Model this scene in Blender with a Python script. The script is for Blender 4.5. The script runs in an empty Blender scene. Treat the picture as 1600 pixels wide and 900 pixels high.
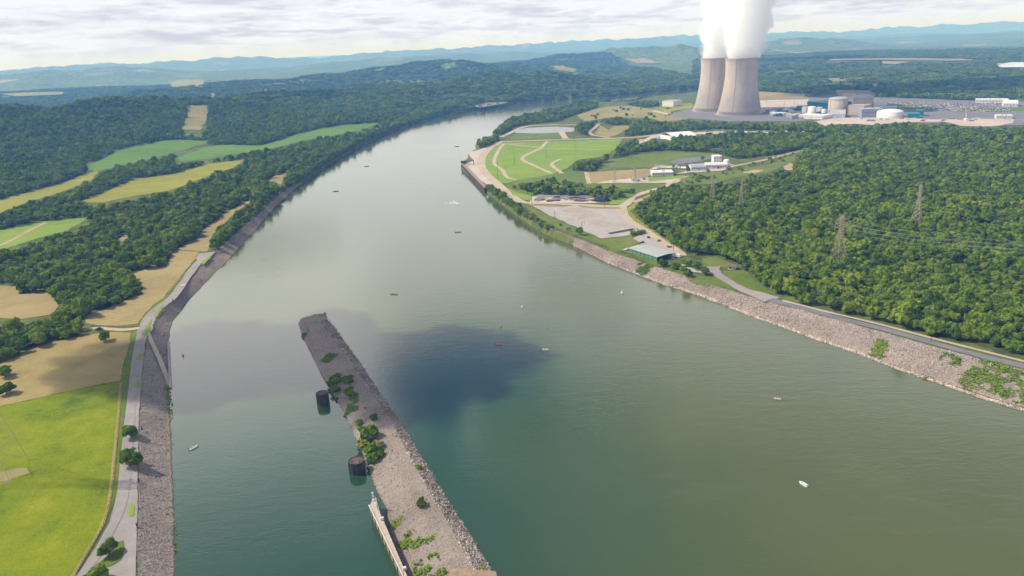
import bpy, bmesh, math, random
import numpy as np
from mathutils import Vector, Matrix
from mathutils.geometry import delaunay_2d_cdt

rng = np.random.default_rng(11)
random.seed(11)
PI = math.pi
R_ = math.radians
scene = bpy.context.scene
col = scene.collection

# ------------------------------------------------------------------ camera model (survey of the photograph)
F, HC, L = 1150.0, 200.0, 7.0          # focal length in photo pixels, height over the water, level of the flood plain
_n = np.array([-.045, 1.0, 380 / F]); _n /= np.linalg.norm(_n)
_f = np.array([0, 0, -1.0]); _y = _f - (_f @ _n) * _n; _y /= np.linalg.norm(_y)
_x = np.cross(_y, _n)
ROT = np.vstack([_x, _y, _n])
EYE = np.array([0, 0, HC])


def rays(px):
    px = np.atleast_2d(np.asarray(px, float))
    d = np.stack([px[:, 0] - 800, 450 - px[:, 1], np.full(len(px), -F)], 1) @ ROT.T
    return d / np.linalg.norm(d[:, :2], axis=1)[:, None]      # unit horizontal speed


def G(px, z=L):
    d = rays(px)
    t = (z - HC) / d[:, 2]
    return EYE + d * t[:, None]


def atD(x, y, D):
    return EYE + rays([(x, y)])[0] * D


def project(P):
    P = np.atleast_2d(P)
    c = (P - EYE) @ ROT
    s = F / np.maximum(-c[:, 2], 1e-6)
    return np.stack([800 + c[:, 0] * s, 450 - c[:, 1] * s], 1), -c[:, 2]


def smooth(a, b, v):
    t = np.clip((v - a) / (b - a), 0, 1)
    return t * t * (3 - 2 * t)


_tab = np.random.default_rng(3).random((256, 256))


def vnoise(x, y):
    xi, yi = np.floor(x).astype(int), np.floor(y).astype(int)
    fx, fy = x - xi, y - yi
    fx, fy = fx * fx * (3 - 2 * fx), fy * fy * (3 - 2 * fy)
    a, b = _tab[xi & 255, yi & 255], _tab[(xi + 1) & 255, yi & 255]
    c, d = _tab[xi & 255, (yi + 1) & 255], _tab[(xi + 1) & 255, (yi + 1) & 255]
    return (a * (1 - fx) + b * fx) * (1 - fy) + (c * (1 - fx) + d * fx) * fy


def fbm(x, y, oct=4, lac=2.03, gain=.5):
    s, a, t = 0, 1.0, 0
    for i in range(oct):
        s = s + a * vnoise(x + 17.3 * i, y - 9.1 * i); t += a
        x, y, a = x * lac, y * lac, a * gain
    return s / t


# ------------------------------------------------------------------ terrain
RIDGES = [
    ([(-150, 166, 2250), (0, 162, 2300), (100, 157, 2400), (200, 153, 2450), (270, 154, 2480), (330, 170, 2350)], 640),
    ([(335, 158, 2650), (400, 150, 2800), (480, 146, 2850), (560, 139, 2950), (640, 132, 3050), (700, 124, 3150), (770, 114, 3250), (820, 122, 3350), (870, 134, 3250)], 760),
    ([(350, 128, 4500), (450, 121, 4600), (520, 116, 4700), (600, 107, 4800), (680, 99, 4900), (740, 100, 4900), (800, 102, 5000), (870, 106, 5000)], 900),
    ([(840, 93, 6400), (900, 84, 6600), (980, 75, 7000), (1060, 70, 7000), (1110, 70, 7200)], 1000),
    ([(0, 118, 9000), (130, 108, 9500), (250, 113, 9500), (330, 110, 9500), (450, 104, 10000), (540, 96, 10000), (640, 88, 10000), (740, 82, 11000)], 1800),
    ([(-200, 116, 16000), (0, 110, 15000), (130, 101, 15000), (200, 99, 15000), (340, 91, 15000), (450, 92, 16000), (540, 87, 16000), (640, 79, 16000), (740, 74, 16000), (840, 69, 17000), (960, 62, 17000), (1060, 57, 18000),
      (1130, 56, 19000), (1230, 50, 20000), (1300, 52, 20000), (1400, 43, 22000), (1500, 38, 22000), (1600, 34, 22000), (1800, 24, 22000)], 2600),
    ([(1150, 75, 9000), (1200, 62, 9200), (1245, 55, 9300), (1290, 62, 9300), (1340, 68, 9500)], 900),
    ([(1300, 62, 12500), (1400, 57, 12500), (1480, 58, 12500), (1560, 50, 13000), (1700, 48, 13000)], 1500),
]
_RW = [(np.array([atD(*p) for p in pts]), w) for pts, w in RIDGES]


def hills(X, Y):
    """height of the land (without the river bed)"""
    X, Y = np.asarray(X, float), np.asarray(Y, float)
    shp = X.shape
    x, y = X.ravel(), Y.ravel()
    r = np.hypot(x, y)
    h = np.full(x.shape, L)
    far = smooth(3000, 6500, r)
    h = h + far * (fbm(x / 1500 + 5, y / 1100, 4) - .34) * (60 + 70 * smooth(6000, 14000, r)) * 1.3
    best = np.zeros_like(x)
    for pts, w in _RW:
        wob = 1 + .30 * (fbm(x / 330 + 3.7, y / 330, 3) - .5) * 2
        k = np.zeros_like(x)
        for a, b in zip(pts[:-1], pts[1:]):
            d = b[:2] - a[:2]
            t = np.clip(((x - a[0]) * d[0] + (y - a[1]) * d[1]) / (d @ d), 0, 1)
            dist = np.hypot(x - a[0] - t * d[0], y - a[1] - t * d[1]) / wob
            z = a[2] + (b[2] - a[2]) * t - L - 12
            q = np.clip(1 - (dist / w) ** 2, 0, 1) ** 2
            k = np.maximum(k, z * q)
        best = np.maximum(best, k)
    bump = best * (fbm(x / 260, y / 260, 3) - .5) * .95
    h = np.where(best > 0, np.maximum(h, L + best + bump), h)
    return h.reshape(shp)


def GH(px):
    """photo pixel -> point of the land surface"""
    d = rays(px)
    ts = 150 * (30000 / 150) ** np.linspace(0, 1, 500)
    X, Y, Z = (EYE[i] + d[:, i:i + 1] * ts[None] for i in range(3))
    below = Z < hills(X, Y)
    k = np.argmax(below, 1)
    k = np.where(below.any(1), k, len(ts) - 1)
    lo, hi = ts[np.maximum(k - 1, 0)], ts[k]
    for _ in range(14):
        m = (lo + hi) / 2
        P = EYE + d * m[:, None]
        b = P[:, 2] < hills(P[:, 0], P[:, 1])
        hi, lo = np.where(b, m, hi), np.where(b, lo, m)
    P = EYE + d * hi[:, None]
    P[:, 2] = hills(P[:, 0], P[:, 1])
    return P


def inpoly(x, y, poly):
    x, y = np.asarray(x), np.asarray(y)
    ins = np.zeros(x.shape, bool)
    for (x0, y0), (x1, y1) in zip(poly, np.roll(poly, -1, 0)):
        if y0 == y1: continue
        c = ((y0 > y) != (y1 > y)) & (x < (x1 - x0) * (y - y0) / (y1 - y0) + x0)
        ins ^= c
    return ins


def segdist(x, y, poly, closed=True):
    d = np.full(x.shape, 1e9)
    q = np.roll(poly, -1, 0) if closed else poly[1:]
    for a, b in zip(poly if closed else poly[:-1], q):
        e = b - a
        t = np.clip(((x - a[0]) * e[0] + (y - a[1]) * e[1]) / max(e @ e, 1e-9), 0, 1)
        d = np.minimum(d, np.hypot(x - a[0] - t * e[0], y - a[1] - t * e[1]))
    return d


# crest lines of both banks, in photo pixels, read on the level of the flood plain
LEFT_CREST = [(212, 980), (212, 900), (213, 850), (214, 800), (215, 730), (216, 690), (217, 650), (221, 590), (226, 545), (233, 520), (246, 497), (263, 475), (285, 447), (300, 425), (320, 405), (336, 394),
              (352, 380), (372, 362), (398, 338), (424, 312), (450, 290), (480, 272), (500, 258), (530, 241), (560, 224), (600, 206), (640, 192), (690, 178), (740, 168), (790, 161), (840, 155), (890, 152), (940, 149), (990, 145), (1040, 140), (1090, 136), (1140, 131)]
RIGHT_CREST = [(1850, 650), (1700, 607), (1600, 579), (1520, 558), (1442, 538), (1374, 518), (1286, 494), (1217, 474), (1161, 461), (1125, 450), (1089, 440), (1051, 424), (1017, 414), (956, 395), (924, 379), (872, 363), (850, 353), (832, 342), (806, 325), (778, 304), (759, 290),
               (723, 257), (722, 254), (735, 243), (733, 238), (748, 231), (744, 223), (772, 214), (773, 207), (784, 198), (801, 186), (835, 179), (880, 168), (928, 159), (985, 158), (1020, 150), (1060, 147), (1090, 143), (1140, 139)]
CREST = np.vstack([G(LEFT_CREST)[:, :2], G(RIGHT_CREST)[::-1, :2]])
CREST = np.vstack([[CREST[0, 0], -300], CREST, [CREST[-1, 0], -300]])

# ------------------------------------------------------------------ node helpers and materials
def new_mat(name):
    m = bpy.data.materials.new(name); m.use_nodes = True
    nt = m.node_tree; nt.nodes.clear()
    return m, nt


def N(nt, typ, **kw):
    n = nt.nodes.new(typ)
    for k, v in kw.items():
        if k.startswith('i_'):
            n.inputs[k[2:].replace('_', ' ')].default_value = v
        else:
            setattr(n, k, v)
    return n


def ramp(nt, stops, fac=None, interp='LINEAR'):
    r = N(nt, 'ShaderNodeValToRGB'); cr = r.color_ramp; cr.interpolation = interp
    while len(cr.elements) < len(stops): cr.elements.new(.5)
    for e, (p, c) in zip(cr.elements, stops):
        e.position = p; e.color = (*c, 1) if len(c) == 3 else c
    if fac is not None: nt.links.new(fac, r.inputs[0])
    return r.outputs[0]


def noise(nt, scale, detail=4, rough=.55, vec=None, dist=0.0):
    n = N(nt, 'ShaderNodeTexNoise')
    n.inputs['Scale'].default_value = scale; n.inputs['Detail'].default_value = detail
    n.inputs['Roughness'].default_value = rough; n.inputs['Distortion'].default_value = dist
    if vec is not None: nt.links.new(vec, n.inputs['Vector'])
    return n.outputs['Fac']


def mixc(nt, a, b, fac, mode='MIX'):
    m = N(nt, 'ShaderNodeMix', data_type='RGBA', blend_type=mode)
    for s, v in ((m.inputs[6], a), (m.inputs[7], b), (m.inputs[0], fac)):
        if hasattr(v, 'links'): nt.links.new(v, s)
        else: s.default_value = (*v, 1) if isinstance(v, tuple) and len(v) == 3 else v
    return m.outputs[2]


def math_(nt, op, a, b=None, c=None, clamp=False):
    m = N(nt, 'ShaderNodeMath', operation=op, use_clamp=clamp)
    for s, v in zip(m.inputs, (a, b, c)):
        if v is None: continue
        if hasattr(v, 'links'): nt.links.new(v, s)
        else: s.default_value = v
    return m.outputs[0]


def pos(nt):
    return N(nt, 'ShaderNodeNewGeometry').outputs['Position']


def scaled(nt, vec, s):
    m = N(nt, 'ShaderNodeMapping'); m.inputs['Scale'].default_value = s
    nt.links.new(vec, m.inputs['Vector']); return m.outputs[0]


def finish(nt, color, rough=.85, bump=None, strength=.5, dist=1.0, metallic=0, spec=.25):
    b = N(nt, 'ShaderNodeBsdfPrincipled')
    if hasattr(color, 'links'): nt.links.new(color, b.inputs['Base Color'])
    else: b.inputs['Base Color'].default_value = (*color, 1)
    b.inputs['Roughness'].default_value = rough; b.inputs['Metallic'].default_value = metallic
    b.inputs['Specular IOR Level'].default_value = spec
    if bump is not None:
        bp = N(nt, 'ShaderNodeBump'); bp.inputs['Strength'].default_value = strength; bp.inputs['Distance'].default_value = dist
        nt.links.new(bump, bp.inputs['Height']); nt.links.new(bp.outputs[0], b.inputs['Normal'])
    o = N(nt, 'ShaderNodeOutputMaterial'); nt.links.new(b.outputs[0], o.inputs[0])
    return b


def patchy(name, cols, scales=(.01, .06, .4), rough=.9, bump=.3, bdist=.4, contrast=(.3, .7), swath=None):
    """a natural surface: a ramp of colours over noise at three sizes"""
    m, nt = new_mat(name); p = pos(nt)
    a, b, c = (noise(nt, s, 5, .6, p) for s in scales)
    v = math_(nt, 'ADD', math_(nt, 'MULTIPLY', a, .42), math_(nt, 'ADD', math_(nt, 'MULTIPLY', b, .33), math_(nt, 'MULTIPLY', c, .25)))
    lo, hi = contrast
    n = len(cols)
    colr = ramp(nt, [(lo + (hi - lo) * i / (n - 1), cc) for i, cc in enumerate(cols)], v)
    if swath:
        ang, sp, c2, amt = swath
        mp = N(nt, 'ShaderNodeMapping'); mp.inputs['Rotation'].default_value = (0, 0, ang); nt.links.new(p, mp.inputs['Vector'])
        w = N(nt, 'ShaderNodeTexWave', wave_type='BANDS', bands_direction='X'); nt.links.new(mp.outputs[0], w.inputs['Vector'])
        w.inputs['Scale'].default_value = sp; w.inputs['Distortion'].default_value = 2.5; w.inputs['Detail'].default_value = 3; w.inputs['Detail Scale'].default_value = .6
        f2 = math_(nt, 'MULTIPLY', math_(nt, 'MULTIPLY', w.outputs['Fac'], amt), math_(nt, 'MULTIPLY', b, 1.6), clamp=True)
        colr = mixc(nt, colr, c2, f2)
    finish(nt, colr, rough, c, bump, bdist, spec=.06)
    return m


def plain(name, color, rough=.6, var=.18, scale=.6, metallic=0, streak=False):
    m, nt = new_mat(name)
    v = N(nt, 'ShaderNodeTexCoord').outputs['Object']
    if streak: v = scaled(nt, v, (1, 1, .08))
    f = noise(nt, scale, 5, .65, v)
    c = ramp(nt, [(.28, tuple(x * (1 - var) for x in color)), (.72, tuple(min(1, x * (1 + var)) for x in color))], f)
    finish(nt, c, rough, metallic=metallic)
    return m


M = {}
M['ground'] = patchy('land', [(.045, .07, .018), (.075, .105, .025), (.11, .13, .035), (.15, .15, .06)], (.003, .03, .3))
M['meadow'] = patchy('meadow grass', [(.075, .115, .002), (.14, .185, .003), (.19, .22, .004), (.26, .265, .02)], (.014, .075, .9), contrast=(.385, .63), bump=.6)
M['verge'] = patchy('verge grass', [(.07, .11, .014), (.11, .155, .02), (.17, .18, .04)], (.03, .15, .8), contrast=(.36, .66))
M['lawn'] = patchy('mown lawn', [(.11, .18, .02), (.165, .25, .03), (.215, .285, .04), (.27, .29, .07)], (.008, .05, .3), contrast=(.33, .7))
M['crop'] = patchy('green crop', [(.085, .175, .02), (.125, .22, .028), (.17, .25, .045)], (.006, .03, .2), contrast=(.38, .64), swath=(R_(38), .034, (.06, .13, .018), .4))
M['pasture'] = patchy('yellow pasture', [(.17, .19, .02), (.25, .25, .03), (.33, .30, .05)], (.006, .03, .2), contrast=(.38, .64), swath=(R_(52), .03, (.14, .15, .02), .4))
M['hay'] = patchy('hay stubble', [(.21, .17, .06), (.30, .235, .09), (.38, .30, .13)], (.012, .07, .5), contrast=(.34, .68), swath=(R_(12), .085, (.17, .13, .045), .26))
M['stubble'] = patchy('tan stubble', [(.24, .18, .075), (.32, .25, .11), (.40, .32, .15)], (.012, .06, .4), contrast=(.37, .65), swath=(R_(60), .045, (.17, .14, .05), .32))
M['dirt'] = patchy('bare dirt', [(.27, .2, .12), (.37, .28, .18), (.46, .37, .26)], (.02, .1, .6), contrast=(.34, .68))
M['sand'] = patchy('pale gravel', [(.36, .3, .24), (.46, .39, .33), (.56, .49, .42)], (.02, .1, .6), contrast=(.34, .68))
M['road'] = patchy('worn road', [(.21, .19, .18), (.28, .255, .235), (.36, .32, .29)], (.02, .12, 1.2), contrast=(.34, .68), bump=.1)
M['lane'] = patchy('driven lane', [(.21, .195, .185), (.27, .25, .235), (.34, .31, .285)], (.03, .2, 1.2), contrast=(.36, .66), bump=.1)
M['asphalt'] = patchy('grey asphalt', [(.13, .13, .135), (.18, .175, .18), (.24, .23, .22)], (.03, .2, 1.2), contrast=(.34, .68), bump=.1)
M['yard'] = patchy('concrete yard', [(.30, .27, .245), (.36, .33, .30), (.43, .39, .35)], (.03, .2, 1.2), contrast=(.34, .68), bump=.1)
M['path'] = patchy('dirt path', [(.33, .27, .19), (.42, .35, .26), (.5, .42, .32)], (.03, .2, 1.2), contrast=(.34, .68), bump=.1)
M['scrub'] = patchy('scrub', [(.06, .10, .015), (.10, .15, .025), (.15, .18, .035), (.21, .19, .06)], (.02, .1, .6), contrast=(.32, .68), bump=.8)
M['dryhill'] = patchy('dry grass', [(.17, .17, .04), (.25, .22, .08), (.33, .26, .12)], (.01, .05, .4), contrast=(.34, .68))
M['weeds'] = patchy('weeds', [(.06, .105, .010), (.10, .16, .012), (.17, .21, .025)], (.1, .5, 1.8), contrast=(.33, .67), bump=1)
M['concrete'] = plain('weathered concrete', (.42, .36, .29), .85, .25, .5)
M['pale'] = plain('pale concrete', (.55, .5, .44), .85, .15, .5)
M['brown'] = plain('brown concrete', (.27, .2, .12), .85, .3, .4, streak=True)
M['dark'] = plain('dark steel', (.06, .055, .052), .7, .3, .5)
M['cell'] = plain('tarred sheet piling', (.045, .038, .034), .8, .4, .5, streak=True)
M['rust'] = plain('rusted steel', (.11, .075, .06), .8, .4, .4, streak=True)
M['white'] = plain('white paint', (.68, .665, .64), .55, .06, .5)
M['offwhite'] = plain('off white cladding', (.62, .61, .58), .6, .1, .3)
M['greymetal'] = plain('galvanised steel', (.38, .37, .36), .55, .2, .8, .3)
M['pylon'] = plain('weathered lattice steel', (.42, .33, .25), .7, .25, 1)
M['greyroof'] = plain('grey roof', (.36, .38, .40), .6, .15, .2)
M['greyblue'] = plain('grey blue cladding', (.26, .28, .33), .6, .2, .1)
M['greenwall'] = plain('green cladding', (.10, .24, .14), .55, .15, .3)
M['greenroof'] = plain('pale green roof', (.34, .37, .345), .5, .12, .15)
M['teal'] = plain('teal cladding', (.02, .19, .23), .5, .2, .05)
M['tanroof'] = plain('tan flat roof', (.44, .37, .29), .9, .14, .06)
M['slab'] = patchy('stained roof slab', [(.27, .235, .20), (.36, .315, .27), (.44, .39, .335)], (.03, .16, 1.0), contrast=(.36, .66), bump=.1)
M['brownroof'] = plain('brown shingles', (.16, .11, .085), .8, .25, .6)
M['window'] = plain('dark window glass', (.03, .035, .04), .15, .2, 1)
M['wood'] = plain('grey timber', (.14, .11, .085), .85, .3, 1)
M['bark'] = plain('bark', (.09, .07, .05), .9, .3, 1.5)
M['orange'] = plain('orange plastic', (.55, .13, .04), .5, .1, 1)
M['skin'] = plain('skin', (.42, .25, .18), .6, .05, 1)
M['cloth_dark'] = plain('dark cloth', (.03, .03, .06), .9, .2, 1)
M['cloth_red'] = plain('red cloth', (.30, .05, .05), .9, .2, 1)
M['tanboat'] = plain('tan hull', (.45, .30, .22), .5, .15, 1)
M['foam'] = plain('white water', (.75, .77, .77), .8, .2, .5)
M['coal'] = plain('dark pile', (.035, .035, .04), .95, .4, .4)

# riprap: angular broken stone
def rip(name, a, b, c, vsc=1.7):
    m, nt = new_mat(name); p = pos(nt)
    v = N(nt, 'ShaderNodeTexVoronoi', feature='F1'); v.inputs['Scale'].default_value = vsc; nt.links.new(p, v.inputs['Vector'])
    big = noise(nt, .05, 5, .6, p); fine = noise(nt, 1.6, 4, .7, p)
    f = math_(nt, 'ADD', math_(nt, 'MULTIPLY', N_sep(nt, v.outputs['Color']), .4), math_(nt, 'ADD', math_(nt, 'MULTIPLY', big, .35), math_(nt, 'MULTIPLY', fine, .25)))
    colr = ramp(nt, [(.26, a), (.5, b), (.76, c)], f)
    sz = N(nt, 'ShaderNodeSeparateXYZ'); nt.links.new(p, sz.inputs[0])
    silt = N(nt, 'ShaderNodeMapRange', interpolation_type='SMOOTHSTEP'); silt.inputs[1].default_value = .5; silt.inputs[2].default_value = .66; silt.inputs[4].default_value = .55; nt.links.new(noise(nt, .022, 5, .65, p, .8), silt.inputs[0])
    colr = mixc(nt, colr, tuple(v * .62 for v in b), silt.outputs[0])
    dry = N(nt, 'ShaderNodeMapRange', interpolation_type='SMOOTHSTEP'); dry.inputs[1].default_value = 1.5; dry.inputs[2].default_value = .55; dry.inputs[4].default_value = .6; nt.links.new(math_(nt, 'ADD', sz.outputs[2], math_(nt, 'MULTIPLY', fine, .5)), dry.inputs[0])
    colr = mixc(nt, colr, (.34, .27, .17), dry.outputs[0])
    wet = N(nt, 'ShaderNodeMapRange', interpolation_type='SMOOTHSTEP'); wet.inputs[1].default_value = .42; wet.inputs[2].default_value = .12; wet.inputs[4].default_value = .8; nt.links.new(sz.outputs[2], wet.inputs[0])
    colr = mixc(nt, colr, (.05, .042, .03), wet.outputs[0])
    finish(nt, colr, .9, v.outputs['Distance'], .7, .4)
    return m


def N_sep(nt, c):
    s = N(nt, 'ShaderNodeSeparateColor'); nt.links.new(c, s.inputs[0]); return s.outputs[0]


def N_sr(nt, f, a, b):
    q = N(nt, 'ShaderNodeMapRange', interpolation_type='SMOOTHSTEP'); q.inputs[1].default_value = a; q.inputs[2].default_value = b; nt.links.new(f, q.inputs[0]); return q.outputs[0]


M['rip_top'] = rip('island gravel', (.19, .153, .125), (.295, .242, .20), (.41, .345, .29), 3.2)
M['rip_dark'] = rip('dark riprap', (.165, .132, .108), (.275, .226, .188), (.39, .33, .275))
M['rip_pale'] = rip('pale riprap', (.18, .143, .122), (.29, .236, .20), (.42, .355, .305))
M['rip_isle'] = rip('island stone', (.17, .14, .125), (.29, .245, .22), (.42, .36, .32))


def rock_mat(name, lo, hi):
    m, nt = new_mat(name)
    at = N(nt, 'ShaderNodeAttribute', attribute_name='tint')
    c = ramp(nt, [(0, lo), (1, hi)], at.outputs['Fac'])
    finish(nt, c, .9, noise(nt, 2.5, 4, .6, pos(nt)), .5, .2)
    return m


M['rock_dark'] = rock_mat('dark stones', (.15, .12, .10), (.43, .365, .31))
M['rock_pale'] = rock_mat('pale stones', (.17, .135, .105), (.54, .46, .385))


def leaf_mat(name, stops, trans=.22):
    m, nt = new_mat(name)
    oi = N(nt, 'ShaderNodeObjectInfo'); at = N(nt, 'ShaderNodeAttribute', attribute_name='tint')
    region = noise(nt, .006, 3, .5, pos(nt))
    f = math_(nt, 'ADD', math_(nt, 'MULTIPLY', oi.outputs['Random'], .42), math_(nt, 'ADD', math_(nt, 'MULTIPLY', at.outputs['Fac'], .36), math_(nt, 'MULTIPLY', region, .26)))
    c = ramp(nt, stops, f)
    d = N(nt, 'ShaderNodeBsdfDiffuse'); t = N(nt, 'ShaderNodeBsdfTranslucent'); mx = N(nt, 'ShaderNodeMixShader')
    mx.inputs[0].default_value = trans
    nt.links.new(c, d.inputs[0]); nt.links.new(mixc(nt, c, (.12, .2, .02), .3), t.inputs[0])
    nt.links.new(d.outputs[0], mx.inputs[1]); nt.links.new(t.outputs[0], mx.inputs[2])
    o = N(nt, 'ShaderNodeOutputMaterial'); nt.links.new(mx.outputs[0], o.inputs[0])
    return m


M['leaf'] = leaf_mat('broad leaves', [(.12, (.060, .110, .010)), (.38, (.122, .195, .013)), (.62, (.195, .272, .018)), (.88, (.295, .33, .030))])
M['leaf_dark'] = leaf_mat('dark leaves', [(.12, (.05, .096, .010)), (.45, (.105, .170, .013)), (.72, (.175, .243, .018)), (.95, (.265, .30, .032))])
M['leaf_bright'] = leaf_mat('fresh leaves', [(.1, (.10, .18, .012)), (.6, (.2, .3, .02)), (.95, (.3, .33, .05))])
M['leaf_pale'] = leaf_mat('seeding grass', [(.1, (.15, .18, .008)), (.6, (.2, .22, .02)), (.95, (.25, .25, .05))])
M['leaf_dry'] = leaf_mat('flowering dry leaves', [(.1, (.2, .22, .03)), (.6, (.4, .34, .1)), (.95, (.5, .4, .18))])

# water
m, nt = new_mat('river water'); p = pos(nt)
sx = N(nt, 'ShaderNodeSeparateXYZ'); nt.links.new(p, sx.inputs[0])
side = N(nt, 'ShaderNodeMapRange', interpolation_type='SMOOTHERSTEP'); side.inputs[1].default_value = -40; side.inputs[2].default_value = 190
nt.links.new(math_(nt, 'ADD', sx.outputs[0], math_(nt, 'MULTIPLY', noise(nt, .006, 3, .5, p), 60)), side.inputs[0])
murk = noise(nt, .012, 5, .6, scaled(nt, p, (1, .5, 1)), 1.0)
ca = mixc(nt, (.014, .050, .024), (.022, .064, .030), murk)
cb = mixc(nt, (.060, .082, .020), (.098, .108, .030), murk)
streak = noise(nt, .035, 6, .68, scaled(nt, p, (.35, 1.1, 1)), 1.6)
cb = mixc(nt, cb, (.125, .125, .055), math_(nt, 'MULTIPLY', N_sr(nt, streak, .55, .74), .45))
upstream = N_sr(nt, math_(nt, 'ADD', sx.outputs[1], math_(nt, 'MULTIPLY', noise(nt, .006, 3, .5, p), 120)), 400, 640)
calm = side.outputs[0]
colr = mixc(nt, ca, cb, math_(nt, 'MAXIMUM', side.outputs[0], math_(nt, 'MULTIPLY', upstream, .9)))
# wind ripples: elongated wavelets at three sizes, patches of rougher and calmer surface
rot = N(nt, 'ShaderNodeMapping'); rot.inputs['Rotation'].default_value = (0, 0, R_(24)); rot.inputs['Scale'].default_value = (.5, 1.25, 1); nt.links.new(p, rot.inputs['Vector'])
w1 = noise(nt, .55, 3, .6, rot.outputs[0]); w2 = noise(nt, .13, 3, .6, rot.outputs[0], .6); w3 = noise(nt, 1.6, 2, .6, rot.outputs[0])
patch = math_(nt, 'ADD', .35, math_(nt, 'MULTIPLY', noise(nt, .008, 4, .6, p), 1.25))
hgt = math_(nt, 'MULTIPLY', math_(nt, 'ADD', math_(nt, 'MULTIPLY', w1, .46), math_(nt, 'ADD', math_(nt, 'MULTIPLY', w2, .75), math_(nt, 'MULTIPLY', w3, .20))), math_(nt, 'MULTIPLY', patch, math_(nt, 'ADD', .5, math_(nt, 'MULTIPLY', calm, .5))))
b = finish(nt, colr, .07, hgt, .2, .8)
b.inputs['IOR'].default_value = 1.6; b.inputs['Specular IOR Level'].default_value = .5
M['water'] = m
m, nt = new_mat('far lake water'); finish(nt, (.5, .52, .54), .3); M['lake'] = m  # pale base colour stands in for the sky reflected on distant water
m, nt = new_mat('pond water'); p = pos(nt); b = finish(nt, mixc(nt, (.05, .06, .03), (.09, .09, .05), noise(nt, .05, 4, .6, p)), .08, noise(nt, .4, 3, .6, p), .1, .3); b.inputs['IOR'].default_value = 1.33; M['pond'] = m

# land material: trees seen from afar turn into a tufted canopy with pale clearings
m, nt = new_mat('land surface'); p = pos(nt)
dist = N(nt, 'ShaderNodeVectorMath', operation='LENGTH'); nt.links.new(p, dist.inputs[0])
farf = N(nt, 'ShaderNodeMapRange'); farf.inputs[1].default_value = 2200; farf.inputs[2].default_value = 4200; nt.links.new(dist.outputs['Value'], farf.inputs[0])
n1 = noise(nt, .03, 5, .6, p); n2 = noise(nt, .25, 4, .6, p)
near = ramp(nt, [(.3, (.06, .085, .02)), (.5, (.10, .125, .03)), (.7, (.16, .16, .06))], math_(nt, 'ADD', math_(nt, 'MULTIPLY', n1, .6), math_(nt, 'MULTIPLY', n2, .4)))
tuft = N(nt, 'ShaderNodeTexVoronoi'); tuft.inputs['Scale'].default_value = .055; nt.links.new(p, tuft.inputs['Vector'])
canopy = ramp(nt, [(.2, (.05, .085, .02)), (.5, (.10, .15, .03)), (.8, (.19, .23, .05))], math_(nt, 'ADD', math_(nt, 'MULTIPLY', N_sep(nt, tuft.outputs['Color']), .6), math_(nt, 'MULTIPLY', noise(nt, .004, 4, .6, p), .4)))
clr = N(nt, 'ShaderNodeTexVoronoi', feature='F1'); clr.inputs['Scale'].default_value = .0021; clr.inputs['Randomness'].default_value = 1; nt.links.new(scaled(nt, p, (1, 1.2, 1)), clr.inputs['Vector'])
cl2 = N(nt, 'ShaderNodeSeparateColor'); nt.links.new(clr.outputs['Color'], cl2.inputs[0])
isclr = math_(nt, 'MULTIPLY', math_(nt, 'GREATER_THAN', cl2.outputs[1], .70), math_(nt, 'LESS_THAN', clr.outputs['Distance'], .36))
field = ramp(nt, [(0, (.13, .17, .05)), (.5, (.24, .23, .10)), (1, (.33, .28, .16))], cl2.outputs[2])
fmask = math_(nt, 'MULTIPLY', isclr, math_(nt, 'GREATER_THAN', noise(nt, .0006, 2, .5, p), .43))
canopy2 = mixc(nt, canopy, field, fmask)
finish(nt, mixc(nt, near, canopy2, farf.outputs[0]), .95, tuft.outputs['Distance'], 1.0, 6.0, spec=.05)
M['ground'] = m

# cooling tower concrete: rain streaks, lift bands and a darker stained lower half
m, nt = new_mat('stained tower concrete'); oc = N(nt, 'ShaderNodeTexCoord').outputs['Object']
st = noise(nt, .22, 6, .65, scaled(nt, oc, (1, 1, .06))); blot = noise(nt, .035, 5, .6, oc); fine = noise(nt, .5, 4, .6, oc)
sz = N(nt, 'ShaderNodeSeparateXYZ'); nt.links.new(oc, sz.inputs[0])
band = N(nt, 'ShaderNodeTexWave', wave_type='BANDS', bands_direction='Z'); band.inputs['Scale'].default_value = .22; band.inputs['Distortion'].default_value = .2; nt.links.new(oc, band.inputs['Vector'])
v = math_(nt, 'ADD', math_(nt, 'MULTIPLY', st, .5), math_(nt, 'ADD', math_(nt, 'MULTIPLY', blot, .38), math_(nt, 'MULTIPLY', fine, .12)))
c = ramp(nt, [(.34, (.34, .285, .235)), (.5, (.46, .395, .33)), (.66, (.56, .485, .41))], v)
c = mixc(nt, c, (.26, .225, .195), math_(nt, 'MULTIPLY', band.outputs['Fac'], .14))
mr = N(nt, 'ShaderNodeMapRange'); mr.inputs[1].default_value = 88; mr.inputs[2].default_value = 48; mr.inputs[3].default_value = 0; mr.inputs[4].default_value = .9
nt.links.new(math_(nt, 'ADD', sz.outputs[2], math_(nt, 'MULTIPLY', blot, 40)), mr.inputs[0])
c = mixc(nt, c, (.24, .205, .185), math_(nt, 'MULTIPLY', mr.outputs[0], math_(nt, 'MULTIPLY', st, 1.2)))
finish(nt, c, .9)
M['tower'] = m

# ------------------------------------------------------------------ mesh and object helpers
def tag(o, label=None, cat=None, group=None, kind=None):
    for k, v in (('label', label), ('category', cat), ('group', group), ('kind', kind)):
        if v: o[k] = v
    return o


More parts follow.
